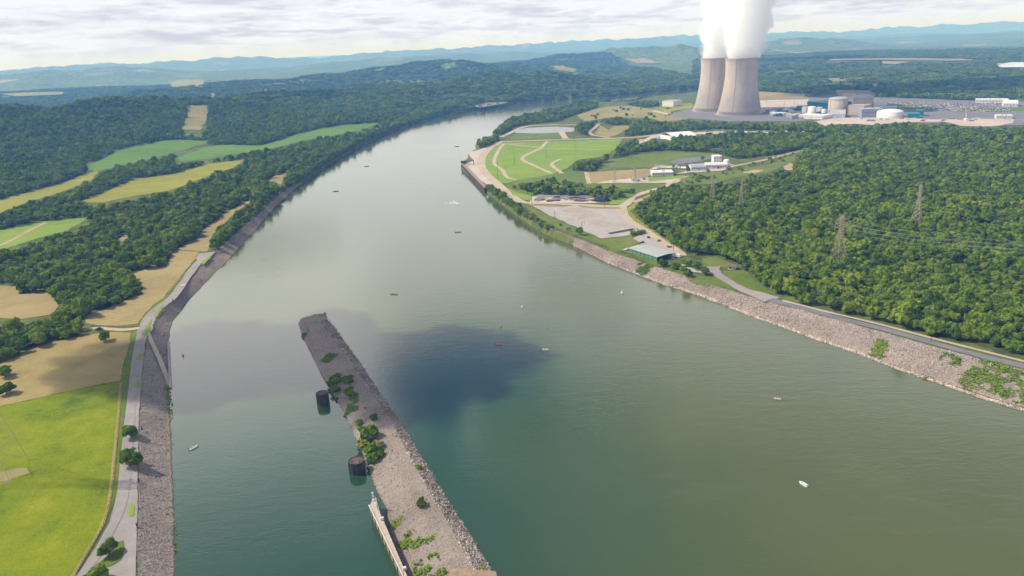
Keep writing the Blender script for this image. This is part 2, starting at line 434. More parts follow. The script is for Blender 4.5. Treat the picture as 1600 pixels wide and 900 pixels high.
def mesh_np(V, faces, mat, smooth_=False, tint=None):
    me = bpy.data.meshes.new('m')
    V = np.asarray(V, np.float32)
    faces = np.asarray(faces, np.int32)
    nf, k = faces.shape
    me.vertices.add(len(V)); me.vertices.foreach_set('co', V.ravel())
    me.loops.add(nf * k); me.loops.foreach_set('vertex_index', faces.ravel())
    me.polygons.add(nf); me.polygons.foreach_set('loop_start', np.arange(nf, dtype=np.int32) * k)
    if smooth_: me.polygons.foreach_set('use_smooth', np.ones(nf, bool))
    if tint is not None:
        a = me.attributes.new('tint', 'FLOAT', 'POINT'); a.data.foreach_set('value', np.asarray(tint, np.float32))
    me.update(calc_edges=True); me.validate()
    me.materials.append(mat)
    return me


def obj(name, me, parent=None, loc=None, rz=0):
    o = bpy.data.objects.new(name, me); col.objects.link(o); me.name = name
    if loc is not None: o.location = tuple(loc)
    o.rotation_euler.z = rz
    if parent is not None: o.parent = parent
    return o


def empty(name, loc, rz=0):
    o = bpy.data.objects.new(name, None); col.objects.link(o); o.location = tuple(loc); o.rotation_euler.z = rz
    o.empty_display_size = 1
    return o


class MB:
    """collects simple solids into one mesh"""
    def __init__(s): s.V, s.Fc = [], []
    def add(s, V, Fc):
        k = len(s.V); s.V += [tuple(map(float, v)) for v in V]; s.Fc += [tuple(i + k for i in f) for f in Fc]; return s
    def box(s, c, d, rz=0):
        x, y, z = (q / 2 for q in d); cs, sn = math.cos(rz), math.sin(rz)
        V = [(c[0] + a * x * cs - b_ * y * sn, c[1] + a * x * sn + b_ * y * cs, c[2] + e * z) for a in (-1, 1) for b_ in (-1, 1) for e in (-1, 1)]
        return s.add(V, [(0, 1, 3, 2), (4, 6, 7, 5), (0, 4, 5, 1), (2, 3, 7, 6), (0, 2, 6, 4), (1, 5, 7, 3)])
    def bar(s, p, q, r, r2=None, n=4):
        p, q = Vector(p), Vector(q); d = (q - p)
        if d.length < 1e-6: return s
        z = d.normalized(); x = z.orthogonal().normalized(); y = z.cross(x)
        r2 = r if r2 is None else r2
        V = [tuple(p + (x * math.cos(2 * PI * (i + .5) / n) + y * math.sin(2 * PI * (i + .5) / n)) * r) for i in range(n)] + \
            [tuple(q + (x * math.cos(2 * PI * (i + .5) / n) + y * math.sin(2 * PI * (i + .5) / n)) * r2) for i in range(n)]
        return s.add(V, [(i, (i + 1) % n, n + (i + 1) % n, n + i) for i in range(n)] + [tuple(range(n))[::-1], tuple(range(n, 2 * n))])
    def lathe(s, prof, n=48, c=(0, 0, 0), cap=True):
        V = [(c[0] + r * math.cos(2 * PI * i / n), c[1] + r * math.sin(2 * PI * i / n), c[2] + z) for r, z in prof for i in range(n)]
        Fc = [(j * n + i, j * n + (i + 1) % n, (j + 1) * n + (i + 1) % n, (j + 1) * n + i) for j in range(len(prof) - 1) for i in range(n)]
        if cap: Fc += [tuple(range(n))[::-1], tuple((len(prof) - 1) * n + i for i in range(n))]
        return s.add(V, Fc)
    def prism(s, pts, z0, z1):
        n = len(pts)
        a = sum(pts[i][0] * pts[(i + 1) % n][1] - pts[(i + 1) % n][0] * pts[i][1] for i in range(n))
        if a < 0: pts = pts[::-1]
        return s.add([(p[0], p[1], z0) for p in pts] + [(p[0], p[1], z1) for p in pts],
                     [tuple(range(n))[::-1], tuple(range(n, 2 * n))] + [(i, (i + 1) % n, n + (i + 1) % n, n + i) for i in range(n)])
    def mesh(s, mat, smooth_=False, bevel=0):
        bm = bmesh.new(); vs = [bm.verts.new(v) for v in s.V]
        for f in s.Fc:
            try: bm.faces.new([vs[i] for i in f])
            except ValueError: pass
        if bevel: bmesh.ops.bevel(bm, geom=bm.edges[:], offset=bevel, segments=1, affect='EDGES')
        me = bpy.data.meshes.new('m'); bm.to_mesh(me); bm.free()
        if smooth_:
            for p in me.polygons: p.use_smooth = True
        me.materials.append(mat); return me
    def build(s, name, mat, parent=None, loc=None, rz=0, smooth_=False, bevel=0):
        return obj(name, s.mesh(mat, smooth_, bevel), parent, loc, rz)


def copy_tree(o, parent=None):
    c = o.copy(); col.objects.link(c)
    if parent is not None: c.parent = parent
    for ch in list(o.children): copy_tree(ch, c)
    return c


_layer = [0]


def densify(P, step, jag, closed=True):
    out = []
    Q = np.vstack([P, P[:1]]) if closed else P
    for a, b in zip(Q[:-1], Q[1:]):
        n = max(1, int(np.linalg.norm(b[:2] - a[:2]) / step))
        for i in range(n): out.append(a + (b - a) * i / n)
    if not closed: out.append(Q[-1])
    out = np.array(out)
    if jag:
        out[:, 0] += (fbm(out[:, 0] / (step * 3) + 7, out[:, 1] / (step * 3), 3) - .5) * 2 * jag
        out[:, 1] += (fbm(out[:, 0] / (step * 3) - 7, out[:, 1] / (step * 3) + 31, 3) - .5) * 2 * jag
    return out


EXCL = []      # world polygons in which no scattered tree stands


def sheet(name, px, mat, off=.12, fine=None, jag=1.0, excl=True, grow=0, kind='structure', world=None):
    """a flat patch draped on the land"""
    P = GH(px) if world is None else np.asarray(world, float)
    r = float(np.median(np.hypot(P[:, 0], P[:, 1])))
    step = max(2.0, r * .005)
    P2 = densify(P, step, jag * r * .0025)
    if excl:
        EXCL.append(P2[:, :2].copy())
        if r > 480:
            c_ = P2[:, :2].mean(0); u_ = -c_ / np.linalg.norm(c_)
            for q_ in (.33, .66, 1.0): EXCL.append(P2[:, :2] + u_ * q_ * 9.0 * r / 193)
    _layer[0] += 1
    off = off + .004 * _layer[0] * (.3 if r < 900 else 1)
    pts = [Vector((p[0], p[1])) for p in P2]
    n = len(pts)
    edges = [(i, (i + 1) % n) for i in range(n)]
    if fine:
        x0, y0 = P2[:, :2].min(0); x1, y1 = P2[:, :2].max(0)
        gx, gy = np.meshgrid(np.arange(x0, x1, fine), np.arange(y0, y1, fine))
        q = np.stack([gx.ravel(), gy.ravel()], 1)
        q = q[inpoly(q[:, 0], q[:, 1], P2[:, :2])]
        q = q[segdist(q[:, 0], q[:, 1], P2[:, :2]) > fine * .4]
        pts += [Vector(v) for v in q]
    res = delaunay_2d_cdt(pts, edges, [], 1, 1e-4)
    V = np.array([(v[0], v[1]) for v in res[0]])
    Z = hills(V[:, 0], V[:, 1]) + off
    tri = np.array([f for f in res[2] if len(f) == 3], np.int32)
    a, b, c = V[tri[:, 0]], V[tri[:, 1]], V[tri[:, 2]]
    cr = (b[:, 0] - a[:, 0]) * (c[:, 1] - a[:, 1]) - (b[:, 1] - a[:, 1]) * (c[:, 0] - a[:, 0])
    tri[cr < 0] = tri[cr < 0][:, ::-1]
    return tag(obj(name, mesh_np(np.column_stack([V, Z]), tri, mat)), kind=kind)


def catmull(P, k=6):
    P = np.asarray(P, float)
    Q = np.vstack([2 * P[0] - P[1], P, 2 * P[-1] - P[-2]])
    out = []
    for i in range(1, len(Q) - 2):
        for j in range(k):
            t = j / k
            out.append(.5 * (2 * Q[i] + (Q[i + 1] - Q[i - 1]) * t + (2 * Q[i - 1] - 5 * Q[i] + 4 * Q[i + 1] - Q[i + 2]) * t * t + (3 * Q[i] - Q[i - 1] - 3 * Q[i + 1] + Q[i + 2]) * t ** 3))
    out.append(P[-1]); return np.array(out)


def strip(name, px, width, mat, off=.25, excl=True, kind='structure'):
    P = catmull(GH(px), 6)
    d = np.gradient(P[:, :2], axis=0); d /= np.linalg.norm(d, axis=1)[:, None] + 1e-9
    nrm = np.stack([-d[:, 1], d[:, 0]], 1)
    w = (np.full(len(P), width) if np.isscalar(width) else np.interp(np.linspace(0, 1, len(P)), np.linspace(0, 1, len(width)), width)) / 2
    w = w * (1 + .25 * (vnoise(P[:, 0] / 9, P[:, 1] / 9) - .5))
    A, B = P[:, :2] + nrm * w[:, None], P[:, :2] - nrm * w[:, None]
    _layer[0] += 1; off += .004 * _layer[0] * .3
    V = np.vstack([np.column_stack([A, hills(A[:, 0], A[:, 1]) + off]), np.column_stack([B, hills(B[:, 0], B[:, 1]) + off])])
    n = len(P)
    q = [(i + n, i + n + 1, i + 1, i) for i in range(n - 1)]
    if excl:
        ex = nrm * (w[:, None] + 2)
        EXCL.append(np.vstack([P[:, :2] + ex, (P[:, :2] - ex)[::-1]]))
    return tag(obj(name, mesh_np(V, q, mat)), kind=kind)


def resample(P, n):
    P = np.asarray(P, float)
    s = np.concatenate([[0], np.cumsum(np.linalg.norm(np.diff(P, axis=0), axis=1))]); s /= s[-1]
    t = np.linspace(0, 1, n)
    return np.stack([np.interp(t, s, P[:, i]) for i in range(P.shape[1])], 1)


def loft(name, lines, mat, step=1.5, m=12, rough=.5, kind='structure', bulge=.35, n=None):
    """a bank of broken stone between two or three lines of 3-D points"""
    lens = max(np.linalg.norm(np.diff(l, axis=0), axis=1).sum() for l in lines)
    n = n or int(lens / step) + 2
    Ls = [resample(l, n) for l in lines]
    rows = []
    for a, b in zip(Ls[:-1], Ls[1:]):
        for j in range(m): rows.append(a + (b - a) * j / m)
    rows.append(Ls[-1])
    S = np.array(rows)                                     # (rows, n, 3)
    S[..., 2] += (fbm(S[..., 0] / 2.2, S[..., 1] / 2.2, 3) - .5) * 2 * rough + (fbm(S[..., 0] / 14, S[..., 1] / 14, 2) - .5) * rough * 2.0
    S[..., 0] += (vnoise(S[..., 0] / 4 + 9, S[..., 1] / 4) - .5) * rough * 1.6
    S[..., 1] += (vnoise(S[..., 0] / 4, S[..., 1] / 4 + 9) - .5) * rough * 1.6
    nr = len(rows)
    ii, jj = np.meshgrid(np.arange(nr - 1), np.arange(n - 1), indexing='ij')
    a = (ii * n + jj).ravel()
    q = np.stack([a, a + 1, a + n + 1, a + n], 1)
    me = mesh_np(S.reshape(-1, 3), q, mat)
    bm = bmesh.new(); bm.from_mesh(me)
    if sum(f.normal.z for f in bm.faces) < 0: bmesh.ops.reverse_faces(bm, faces=bm.faces[:])
    bm.to_mesh(me); bm.free()
    o = tag(obj(name, me), kind=kind)
    return o, S


def rocks(name, S, count, size, mat, rowpick=None, label=None):
    """thousands of angular stones lying on a lofted bank, one mesh"""
    nr, n, _ = S.shape
    a = rng.random(count) * (nr - 1.001); b = rng.random(count) * (n - 1.001)
    if rowpick: a = (rowpick[0] + (rowpick[1] - rowpick[0]) * rng.random(count)) * (nr - 1.001)
    i, j = a.astype(int), b.astype(int); fa, fb = (a - i)[:, None], (b - j)[:, None]
    P = (S[i, j] * (1 - fa) + S[i + 1, j] * fa) * (1 - fb) + (S[i, j + 1] * (1 - fa) + S[i + 1, j + 1] * fa) * fb
    bm = bmesh.new(); bmesh.ops.create_icosphere(bm, subdivisions=1, radius=1)
    bv = np.array([v.co[:] for v in bm.verts]); bf = np.array([[v.index for v in f.verts] for f in bm.faces]); bm.free()
    nv = len(bv)
    V = np.repeat(bv[None], count, 0) * (1 + .45 * (rng.random((count, nv, 1)) - .5))
    sc = size * np.exp(rng.normal(0, .42, (count, 1, 1))) * (.6 + .8 * rng.random((count, 1, 3)))
    V = V * sc
    th = rng.random(count) * 2 * PI; c, s = np.cos(th)[:, None], np.sin(th)[:, None]
    tl = rng.normal(0, .5, count); ct, st_ = np.cos(tl)[:, None], np.sin(tl)[:, None]
    y, z = V[..., 1] * ct - V[..., 2] * st_, V[..., 1] * st_ + V[..., 2] * ct
    x = V[..., 0]
    V = np.stack([x * c - y * s, x * s + y * c, z], -1) + P[:, None] + np.array([0, 0, size * .15])
    fc = (bf[None] + (np.arange(count) * nv)[:, None, None]).reshape(-1, 3)
    t = np.repeat(np.clip(rng.random(count) ** 1.5 * .75 + (vnoise(P[:, 0] / 8, P[:, 1] / 8) - .3) * .5, 0, 1), nv)
    return tag(obj(name, mesh_np(V.reshape(-1, 3), fc, mat, tint=t)), label, None, None, 'stuff')

# ------------------------------------------------------------------ camera, sun, sky
cd = bpy.data.cameras.new('camera'); cam = bpy.data.objects.new('camera', cd); col.objects.link(cam)
cd.sensor_width = 36; cd.lens = F / 1600 * 36; cd.clip_end = 90000; cd.clip_start = 1
cam.matrix_world = Matrix([[*ROT[0], 0], [*ROT[1], 0], [*ROT[2], HC], [0, 0, 0, 1]])
scene.camera = cam

SAZ, SEL = R_(-78), R_(47)                                  # azimuth clockwise from straight ahead, elevation
SUN = np.array([math.sin(SAZ) * math.cos(SEL), math.cos(SAZ) * math.cos(SEL), math.sin(SEL)])
sl = bpy.data.lights.new('sun', 'SUN'); sl.energy = 5.0; sl.angle = R_(.53); sl.color = (1, .93, .83)
so = bpy.data.objects.new('sun', sl); col.objects.link(so)
so.rotation_euler = Vector(SUN).to_track_quat('Z', 'Y').to_euler()

w = bpy.data.worlds.new("World"); scene.world = w; w.use_nodes = True
nt = w.node_tree; nt.nodes.clear()
sky = N(nt, 'ShaderNodeTexSky', sky_type='NISHITA', sun_disc=False, sun_elevation=SEL, sun_rotation=SAZ, air_density=1.0, dust_density=1.5, ozone_density=1)
tc = N(nt, 'ShaderNodeTexCoord').outputs['Generated']
sp = N(nt, 'ShaderNodeSeparateXYZ'); nt.links.new(tc, sp.inputs[0])
zc = math_(nt, 'MAXIMUM', sp.outputs[2], .012)
zz = math_(nt, 'ADD', zc, .085)
cmb = N(nt, 'ShaderNodeCombineXYZ')
nt.links.new(math_(nt, 'DIVIDE', sp.outputs[0], zz), cmb.inputs[0]); nt.links.new(math_(nt, 'DIVIDE', sp.outputs[1], zz), cmb.inputs[1])
cv = scaled(nt, cmb.outputs[0], (1, .8, 1))
n1 = noise(nt, 1.25, 9, .62, cv, .25); n2 = noise(nt, .36, 5, .55, cv); n3 = noise(nt, 4.5, 5, .62, cv)
cover = math_(nt, 'ADD', math_(nt, 'MULTIPLY', n1, .55), math_(nt, 'ADD', math_(nt, 'MULTIPLY', n2, .30), math_(nt, 'MULTIPLY', n3, .15)))
cloudc = ramp(nt, [(.34, (.56, .68, .86)), (.40, (.86, .92, 1.02)), (.445, (.92, .945, 1.02)), (.505, (.82, .84, .92)), (.56, (.66, .68, .77)), (.66, (.53, .55, .65))], cover)
# overhead the sheet of cloud opens and the blue sky shows; in the left quarter it is kept closed and bright for the river to reflect
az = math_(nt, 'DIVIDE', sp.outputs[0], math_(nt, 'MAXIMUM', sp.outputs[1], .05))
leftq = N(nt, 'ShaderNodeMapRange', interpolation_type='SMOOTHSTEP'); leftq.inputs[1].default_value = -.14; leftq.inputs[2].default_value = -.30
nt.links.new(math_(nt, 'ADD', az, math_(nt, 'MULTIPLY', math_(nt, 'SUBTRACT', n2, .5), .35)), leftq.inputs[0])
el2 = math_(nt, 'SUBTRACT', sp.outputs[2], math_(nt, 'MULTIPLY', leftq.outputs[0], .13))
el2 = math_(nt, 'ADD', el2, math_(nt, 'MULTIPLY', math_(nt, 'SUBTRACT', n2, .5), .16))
up = N(nt, 'ShaderNodeMapRange', interpolation_type='SMOOTHSTEP'); up.inputs[1].default_value = .38; up.inputs[2].default_value = .49; nt.links.new(el2, up.inputs[0])
skyc = N(nt, 'ShaderNodeMix', data_type='RGBA', blend_type='MULTIPLY'); nt.links.new(sky.outputs[0], skyc.inputs[6]); skyc.inputs[7].default_value = (.1, .1, .1, 1); skyc.inputs[0].default_value = 1
gap = N(nt, 'ShaderNodeMapRange', interpolation_type='SMOOTHSTEP'); gap.inputs[1].default_value = .66; gap.inputs[2].default_value = .50; nt.links.new(cover, gap.inputs[0])
dim = mixc(nt, cloudc, (.70, .71, .74), up.outputs[0], 'MULTIPLY')
colr = mixc(nt, dim, skyc.outputs[2], math_(nt, 'MULTIPLY', gap.outputs[0], math_(nt, 'ADD', .03, math_(nt, 'MULTIPLY', up.outputs[0], .85))))
low = N(nt, 'ShaderNodeMapRange', interpolation_type='SMOOTHSTEP'); low.inputs[1].default_value = .03; low.inputs[2].default_value = -.005; nt.links.new(sp.outputs[2], low.inputs[0])
colr = mixc(nt, colr, (.86, .94, 1.14), math_(nt, 'MULTIPLY', low.outputs[0], .75))
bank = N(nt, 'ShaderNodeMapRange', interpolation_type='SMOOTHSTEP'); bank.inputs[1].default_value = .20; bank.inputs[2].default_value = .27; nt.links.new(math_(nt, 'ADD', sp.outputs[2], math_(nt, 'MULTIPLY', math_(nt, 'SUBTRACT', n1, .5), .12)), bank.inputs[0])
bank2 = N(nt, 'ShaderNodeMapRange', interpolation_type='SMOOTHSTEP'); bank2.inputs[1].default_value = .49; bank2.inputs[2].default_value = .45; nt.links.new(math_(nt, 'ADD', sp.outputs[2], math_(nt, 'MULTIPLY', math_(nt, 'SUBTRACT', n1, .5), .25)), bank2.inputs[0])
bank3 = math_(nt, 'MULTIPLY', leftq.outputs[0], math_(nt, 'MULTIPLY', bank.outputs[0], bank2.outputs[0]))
colr = mixc(nt, colr, (1.66, 1.60, 1.68), bank3)  # bright cloud band added out of view to lift the left water's reflection
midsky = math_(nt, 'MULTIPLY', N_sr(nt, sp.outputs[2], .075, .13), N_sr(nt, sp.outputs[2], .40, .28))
bright = math_(nt, 'ADD', 1.0, math_(nt, 'MULTIPLY', midsky, .38))  # middle sky brightened so the far river reflects paler
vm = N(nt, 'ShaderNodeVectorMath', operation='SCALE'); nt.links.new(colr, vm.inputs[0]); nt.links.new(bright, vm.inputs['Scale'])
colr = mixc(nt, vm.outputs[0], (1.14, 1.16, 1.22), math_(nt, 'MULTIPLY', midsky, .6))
# a deep blue gap set into the clouds ahead to tint the river's reflection
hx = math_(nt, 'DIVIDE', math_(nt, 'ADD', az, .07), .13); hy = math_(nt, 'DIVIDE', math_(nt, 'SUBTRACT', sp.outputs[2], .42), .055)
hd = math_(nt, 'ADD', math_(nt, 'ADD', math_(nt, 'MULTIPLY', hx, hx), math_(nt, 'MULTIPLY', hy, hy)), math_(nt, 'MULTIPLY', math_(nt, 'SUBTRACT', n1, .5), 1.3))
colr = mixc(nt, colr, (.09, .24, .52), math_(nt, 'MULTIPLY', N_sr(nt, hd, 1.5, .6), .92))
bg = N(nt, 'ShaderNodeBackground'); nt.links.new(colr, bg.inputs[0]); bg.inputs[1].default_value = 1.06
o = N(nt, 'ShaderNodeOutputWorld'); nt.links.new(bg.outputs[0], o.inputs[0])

# haze: real scattering air over the whole valley
m, nt = new_mat('summer haze')
vs = N(nt, 'ShaderNodeVolumeScatter'); vs.inputs['Color'].default_value = (.15, .40, 1, 1); vs.inputs['Density'].default_value = .000115; vs.inputs['Anisotropy'].default_value = .0
o = N(nt, 'ShaderNodeOutputMaterial'); nt.links.new(vs.outputs[0], o.inputs['Volume'])
HAZE = tag(MB().box((0, 17000, 115), (64000, 45000, 390)).build('haze', m), 'thin blue summer haze filling the whole valley to the horizon', kind='structure')

# ------------------------------------------------------------------ land, water, banks
na, nr = 900, 820
r1 = np.geomspace(120, 5200, nr - 120); r2 = np.geomspace(5200, 48000, 121)[1:]
rr = np.concatenate([r1, r2])
th = np.linspace(R_(-58), R_(58), na)
TH, RR = np.meshgrid(th, rr)
X, Y = RR * np.sin(TH), RR * np.cos(TH)
Z = hills(X, Y)
nearm = (RR < 4200)
xs, ys = X[nearm], Y[nearm]
ins = inpoly(xs, ys, CREST)
di = np.zeros_like(xs); di[ins] = segdist(xs[ins], ys[ins], CREST)
zz_ = Z[nearm]; zz_ = np.where(ins, L - (L + 4) * smooth(0, 5, di), zz_); Z[nearm] = zz_
V = np.stack([X, Y, Z], -1).reshape(-1, 3)
nn = len(rr)
ii, jj = np.meshgrid(np.arange(nn - 1), np.arange(na - 1), indexing='ij')
a = (ii * na + jj).ravel()
tag(obj('ground', mesh_np(V, np.stack([a + na, a + na + 1, a + 1, a], 1)[:, ::-1], M['ground'], True)), kind='structure')
gm = bpy.data.objects['ground'].data
if gm.polygons[0].normal.z < 0: gm.flip_normals()

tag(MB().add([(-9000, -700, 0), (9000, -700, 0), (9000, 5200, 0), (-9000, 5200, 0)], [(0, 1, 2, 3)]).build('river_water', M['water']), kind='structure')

def zcol(px, z): return G(px, z)

# left bank
LS = [(279, 1000), (278, 900), (276, 800), (273, 720), (270, 650), (267, 590), (266, 545), (267, 520), (273, 500), (290, 475), (310, 455), (340, 425), (365, 400), (385, 375), (406, 353), (430, 324), (455, 301), (480, 280)]
LC = [(211, 1000), (211, 900), (213, 800), (214, 730), (216, 650), (220, 590), (225, 545), (232, 520), (245, 497), (262, 475), (285, 447), (300, 425), (319, 405), (335, 394), (356, 376), (385, 350), (420, 314), (452, 287)]
_, S1 = loft('riprap_bank', [zcol(LS, -.5), zcol(LC, L + .08)], M['rip_dark'], 1.2, 16, .22)
rocks('riprap_stones', S1, 26000, .16, M['rock_dark'], label='loose grey stones covering the left bank')
# right bank
RS = [(1850, 720), (1700, 673), (1600, 643), (1540, 625), (1490, 608), (1440, 590), (1400, 577), (1340, 553), (1280, 533), (1220, 511), (1175, 495), (1132, 478), (1089, 461), (1051, 450), (1002, 432), (956, 414), (916, 394), (890, 381), (866, 369), (848, 358)]
RC = [(1850, 648), (1700, 606), (1600, 579), (1552, 566), (1502, 553), (1448, 539), (1405, 526), (1345, 510), (1290, 494), (1225, 476), (1176, 465), (1128, 450), (1068, 430), (1010, 412), (958, 395), (912, 376), (874, 363), (852, 353)]
_, S2 = loft('riprap_bank', [zcol(RS, -.5), zcol(RC, L + .08)], M['rip_pale'], 1.6, 18, .28)
rocks('riprap_stones', S2, 30000, .21, M['rock_pale'], label='loose pale stones covering the right bank')
_, S2b = loft('shore_gravel', [G(np.array(RS) + [0, 3], -.9), G(np.array(RS) + [0, -4.5], .95)], M['sand'], 2.0, 4, .2)
rocks('shore_stones', S2b, 6000, .28, M['rock_pale'], label='pale stones along the right waterline')
# island of broken stone
IL = [(470, 497), (466, 506), (475, 531), (490, 562), (505, 593), (520, 616), (535, 641), (548, 666), (556, 690), (565, 706), (580, 745), (590, 770), (602, 793), (601, 812), (612, 850), (630, 895), (655, 960), (670, 1000)]
IC = [(490, 492), (497, 498), (520, 530), (543, 560), (566, 592), (586, 622), (604, 650), (620, 676), (632, 700), (644, 722), (662, 752), (675, 776), (690, 800), (704, 825), (722, 858), (742, 892), (775, 950), (800, 990)]
IR = [(512, 491), (520, 501), (545, 536), (568, 568), (588, 598), (606, 626), (626, 653), (643, 680), (656, 702), (670, 724), (688, 752), (704, 778), (720, 804), (736, 830), (755, 862), (776, 896), (812, 950), (838, 990)]
h = np.interp(np.arange(18), [0, 1, 3, 17], [.6, 2.2, 3.9, 4.3])
icr = np.array([G([p], z)[0] for p, z in zip(IC, h)])
mid = np.array([G([(a_[0] * .42 + b_[0] * .58, a_[1] * .42 + b_[1] * .58)], z * .9)[0] for a_, b_, z in zip(IL, IC, h)])
edge = np.array([G([(a_[0] * .93 + b_[0] * .07, a_[1] * .93 + b_[1] * .07)], .9)[0] for a_, b_ in zip(IL, IC)])
_, S3a = loft('island', [zcol(IL, -.25), edge, mid, icr], M['rip_top'], 1.0, 10, .15, n=440)
_, S3b = loft('island_slope', [icr, zcol(np.array(IR) - [5, 1], -.4)], M['rip_pale'], 1.0, 12, .3, n=440)
S3 = np.concatenate([S3a, S3b])
rocks('island_stones', S3b, 17000, .26, M['rock_pale'], None, label='large broken stones on the outer slope of the island')
rocks('island_gravel', S3a, 16000, .15, M['rock_pale'], None, label='small broken stones on the island top')


def isle(px):
    """a point of the island's surface"""
    P = G([px], 3.0)[0]
    flat = S3.reshape(-1, 3)
    for _ in range(4):
        k = np.argmin(np.hypot(flat[:, 0] - P[0], flat[:, 1] - P[1])); P = G([px], flat[k, 2])[0]
    return P


# fields and roads of the left bank
sheet('meadow', [(-260, 690), (0, 636), (60, 622), (120, 609), (187, 597), (186, 640), (179, 720), (173, 775), (160, 820), (132, 870), (100, 925), (60, 1000), (-500, 1000)], M['meadow'], .12)
sheet('hay_field', [(-120, 664), (-140, 600), (0, 569), (30, 556), (49, 544), (110, 528), (169, 519), (205, 520), (196, 560), (188, 595), (120, 608), (60, 621), (0, 635)], M['hay'], .11)
sheet('verge', [(208, 518), (216, 522), (208, 560), (200, 600), (194, 660), (188, 720), (183, 770), (166, 818), (140, 862), (108, 915), (85, 950), (60, 990), (104, 918), (134, 868), (163, 818), (174, 772), (181, 715), (187, 640), (188, 597), (197, 558)], M['verge'], .15)
sheet('road', [(235, 505), (226, 540), (221, 590), (217, 650), (216, 690), (215, 740), (215, 800), (213, 850), (212, 900), (205, 960), (30, 985), (95, 930), (127, 890), (152, 852), (172, 815), (183, 770), (188, 720), (192, 680), (199, 620), (206, 560), (213, 525), (222, 507)], M['road'], .17, jag=.3)
strip('road', [(225, 520), (238, 490), (269, 465), (287, 441), (305, 416), (322, 399)], [11, 8, 8, 7.5, 8, 9], M['road'], .2)
sheet('turning_area', [(304, 405), (312, 396), (335, 394), (330, 400), (316, 410)], M['road'], .22)
strip('lane', [(105, 930), (140, 884), (165, 845), (186, 800), (196, 760), (200, 710), (204, 660), (210, 600), (216, 545), (224, 517), (234, 494)], 4.2, M['lane'], .3)
strip('farm_track', [(222, 512), (200, 515), (180, 515), (150, 513), (128, 517)], 5, M['path'], .19)
sheet('hay_field', [(272, 391), (310, 394), (305, 404), (279, 438), (257, 463), (235, 481), (214, 506), (187, 509), (156, 508), (134, 505), (131, 496), (187, 474), (219, 461), (225, 449), (200, 424), (259, 417), (266, 402)], M['stubble'], .11)
sheet('verge', [(312, 394), (305, 404), (279, 438), (257, 463), (235, 481), (214, 506), (222, 506), (240, 485), (264, 463), (284, 437), (301, 412), (314, 398)], M['verge'], .14)
sheet('field_strip', [(274, 390), (325, 393), (331, 367), (372, 330), (397, 311), (390, 312), (372, 322), (331, 348), (300, 377)], M['stubble'], .11)
sheet('clearing', [(178, 377), (203, 364), (200, 374), (181, 381)], M['stubble'], .11)
sheet('clearing', [(412, 284), (450, 266), (446, 278), (438, 288), (425, 284)], M['stubble'], .11)
sheet('hay_field', [(-90, 442), (0, 446), (31, 447), (31, 460), (75, 456), (92, 478), (78, 492), (31, 499), (0, 496), (-100, 510)], M['stubble'], .11)
sheet('green_field', [(-60, 374), (0, 360), (62, 346), (140, 338), (125, 349), (103, 361), (75, 368), (31, 381), (0, 392), (-60, 405)], M['lawn'], .11)
strip('farm_track', [(0, 384), (25, 372), (50, 358), (72, 348)], 6, M['dirt'], .2, excl=False)
sheet('olive_field', [(121, 317), (170, 297), (212, 279), (264, 273), (325, 256), (380, 249), (370, 262), (340, 269), (321, 277), (264, 298), (212, 306), (159, 316)], M['pasture'], .11)
sheet('olive_field', [(-40, 322), (0, 312), (49, 299), (94, 287), (132, 272), (153, 267), (146, 280), (94, 301), (49, 314), (0, 333), (-40, 345)], M['pasture'], .11)
sheet('green_field', [(132, 257), (170, 241), (212, 228), (264, 219), (336, 220), (302, 229), (242, 247), (189, 258), (151, 268)], M['crop'], .11)
strip('farm_track', [(133, 256), (165, 242), (207, 229), (230, 225)], 7, M['dirt'], .3, excl=False)
sheet('green_field', [(268, 249), (321, 229), (351, 226), (408, 227), (472, 207), (529, 196), (597, 191), (567, 202), (521, 212), (472, 219), (416, 234), (359, 242), (321, 249), (283, 252)], M['crop'], .11)
sheet('clearcut', [(293, 165), (324, 163), (322, 188), (312, 204), (285, 203)], M['dryhill'], 1.2, fine=25)
sheet('clearing', [(328, 146), (340, 145), (336, 153), (330, 152)], M['pasture'], 2, fine=25)
sheet('clearing', [(399, 146), (420, 138), (414, 146), (404, 149)], M['dirt'], 2, fine=25)
sheet('far_field', [(262, 131), (279, 126), (318, 125), (318, 134), (270, 136)], M['pasture'], 6, fine=90)
sheet('far_field', [(0, 148), (60, 145), (100, 145), (98, 149), (20, 152)], M['pasture'], 6, fine=90)
sheet('riverside_clearing', [(742, 166), (752, 163), (772, 159), (793, 160), (788, 162), (765, 166), (746, 168)], M['dryhill'], .5)
sheet('far_field', [(978, 94), (1008, 91.5), (1042, 98), (1020, 100), (990, 98)], M['stubble'], 5, fine=90)
sheet('far_field', [(856, 104), (880, 103), (905, 111), (895, 114), (870, 110)], M['pasture'], 5, fine=90)
sheet('far_field', [(1292, 93.5), (1400, 92), (1500, 93), (1525, 95.5), (1480, 96.5), (1390, 95), (1300, 96)], M['dryhill'], 5, fine=90)
sheet('far_field', [(1372, 97), (1420, 98), (1400, 102), (1380, 101)], M['stubble'], 5, fine=90)
sheet('lake', [(1554, 106), (1561, 101), (1580, 99), (1600, 99), (1700, 98), (1700, 106), (1600, 107), (1575, 107.5)], M['lake'], 6, fine=60, jag=5)
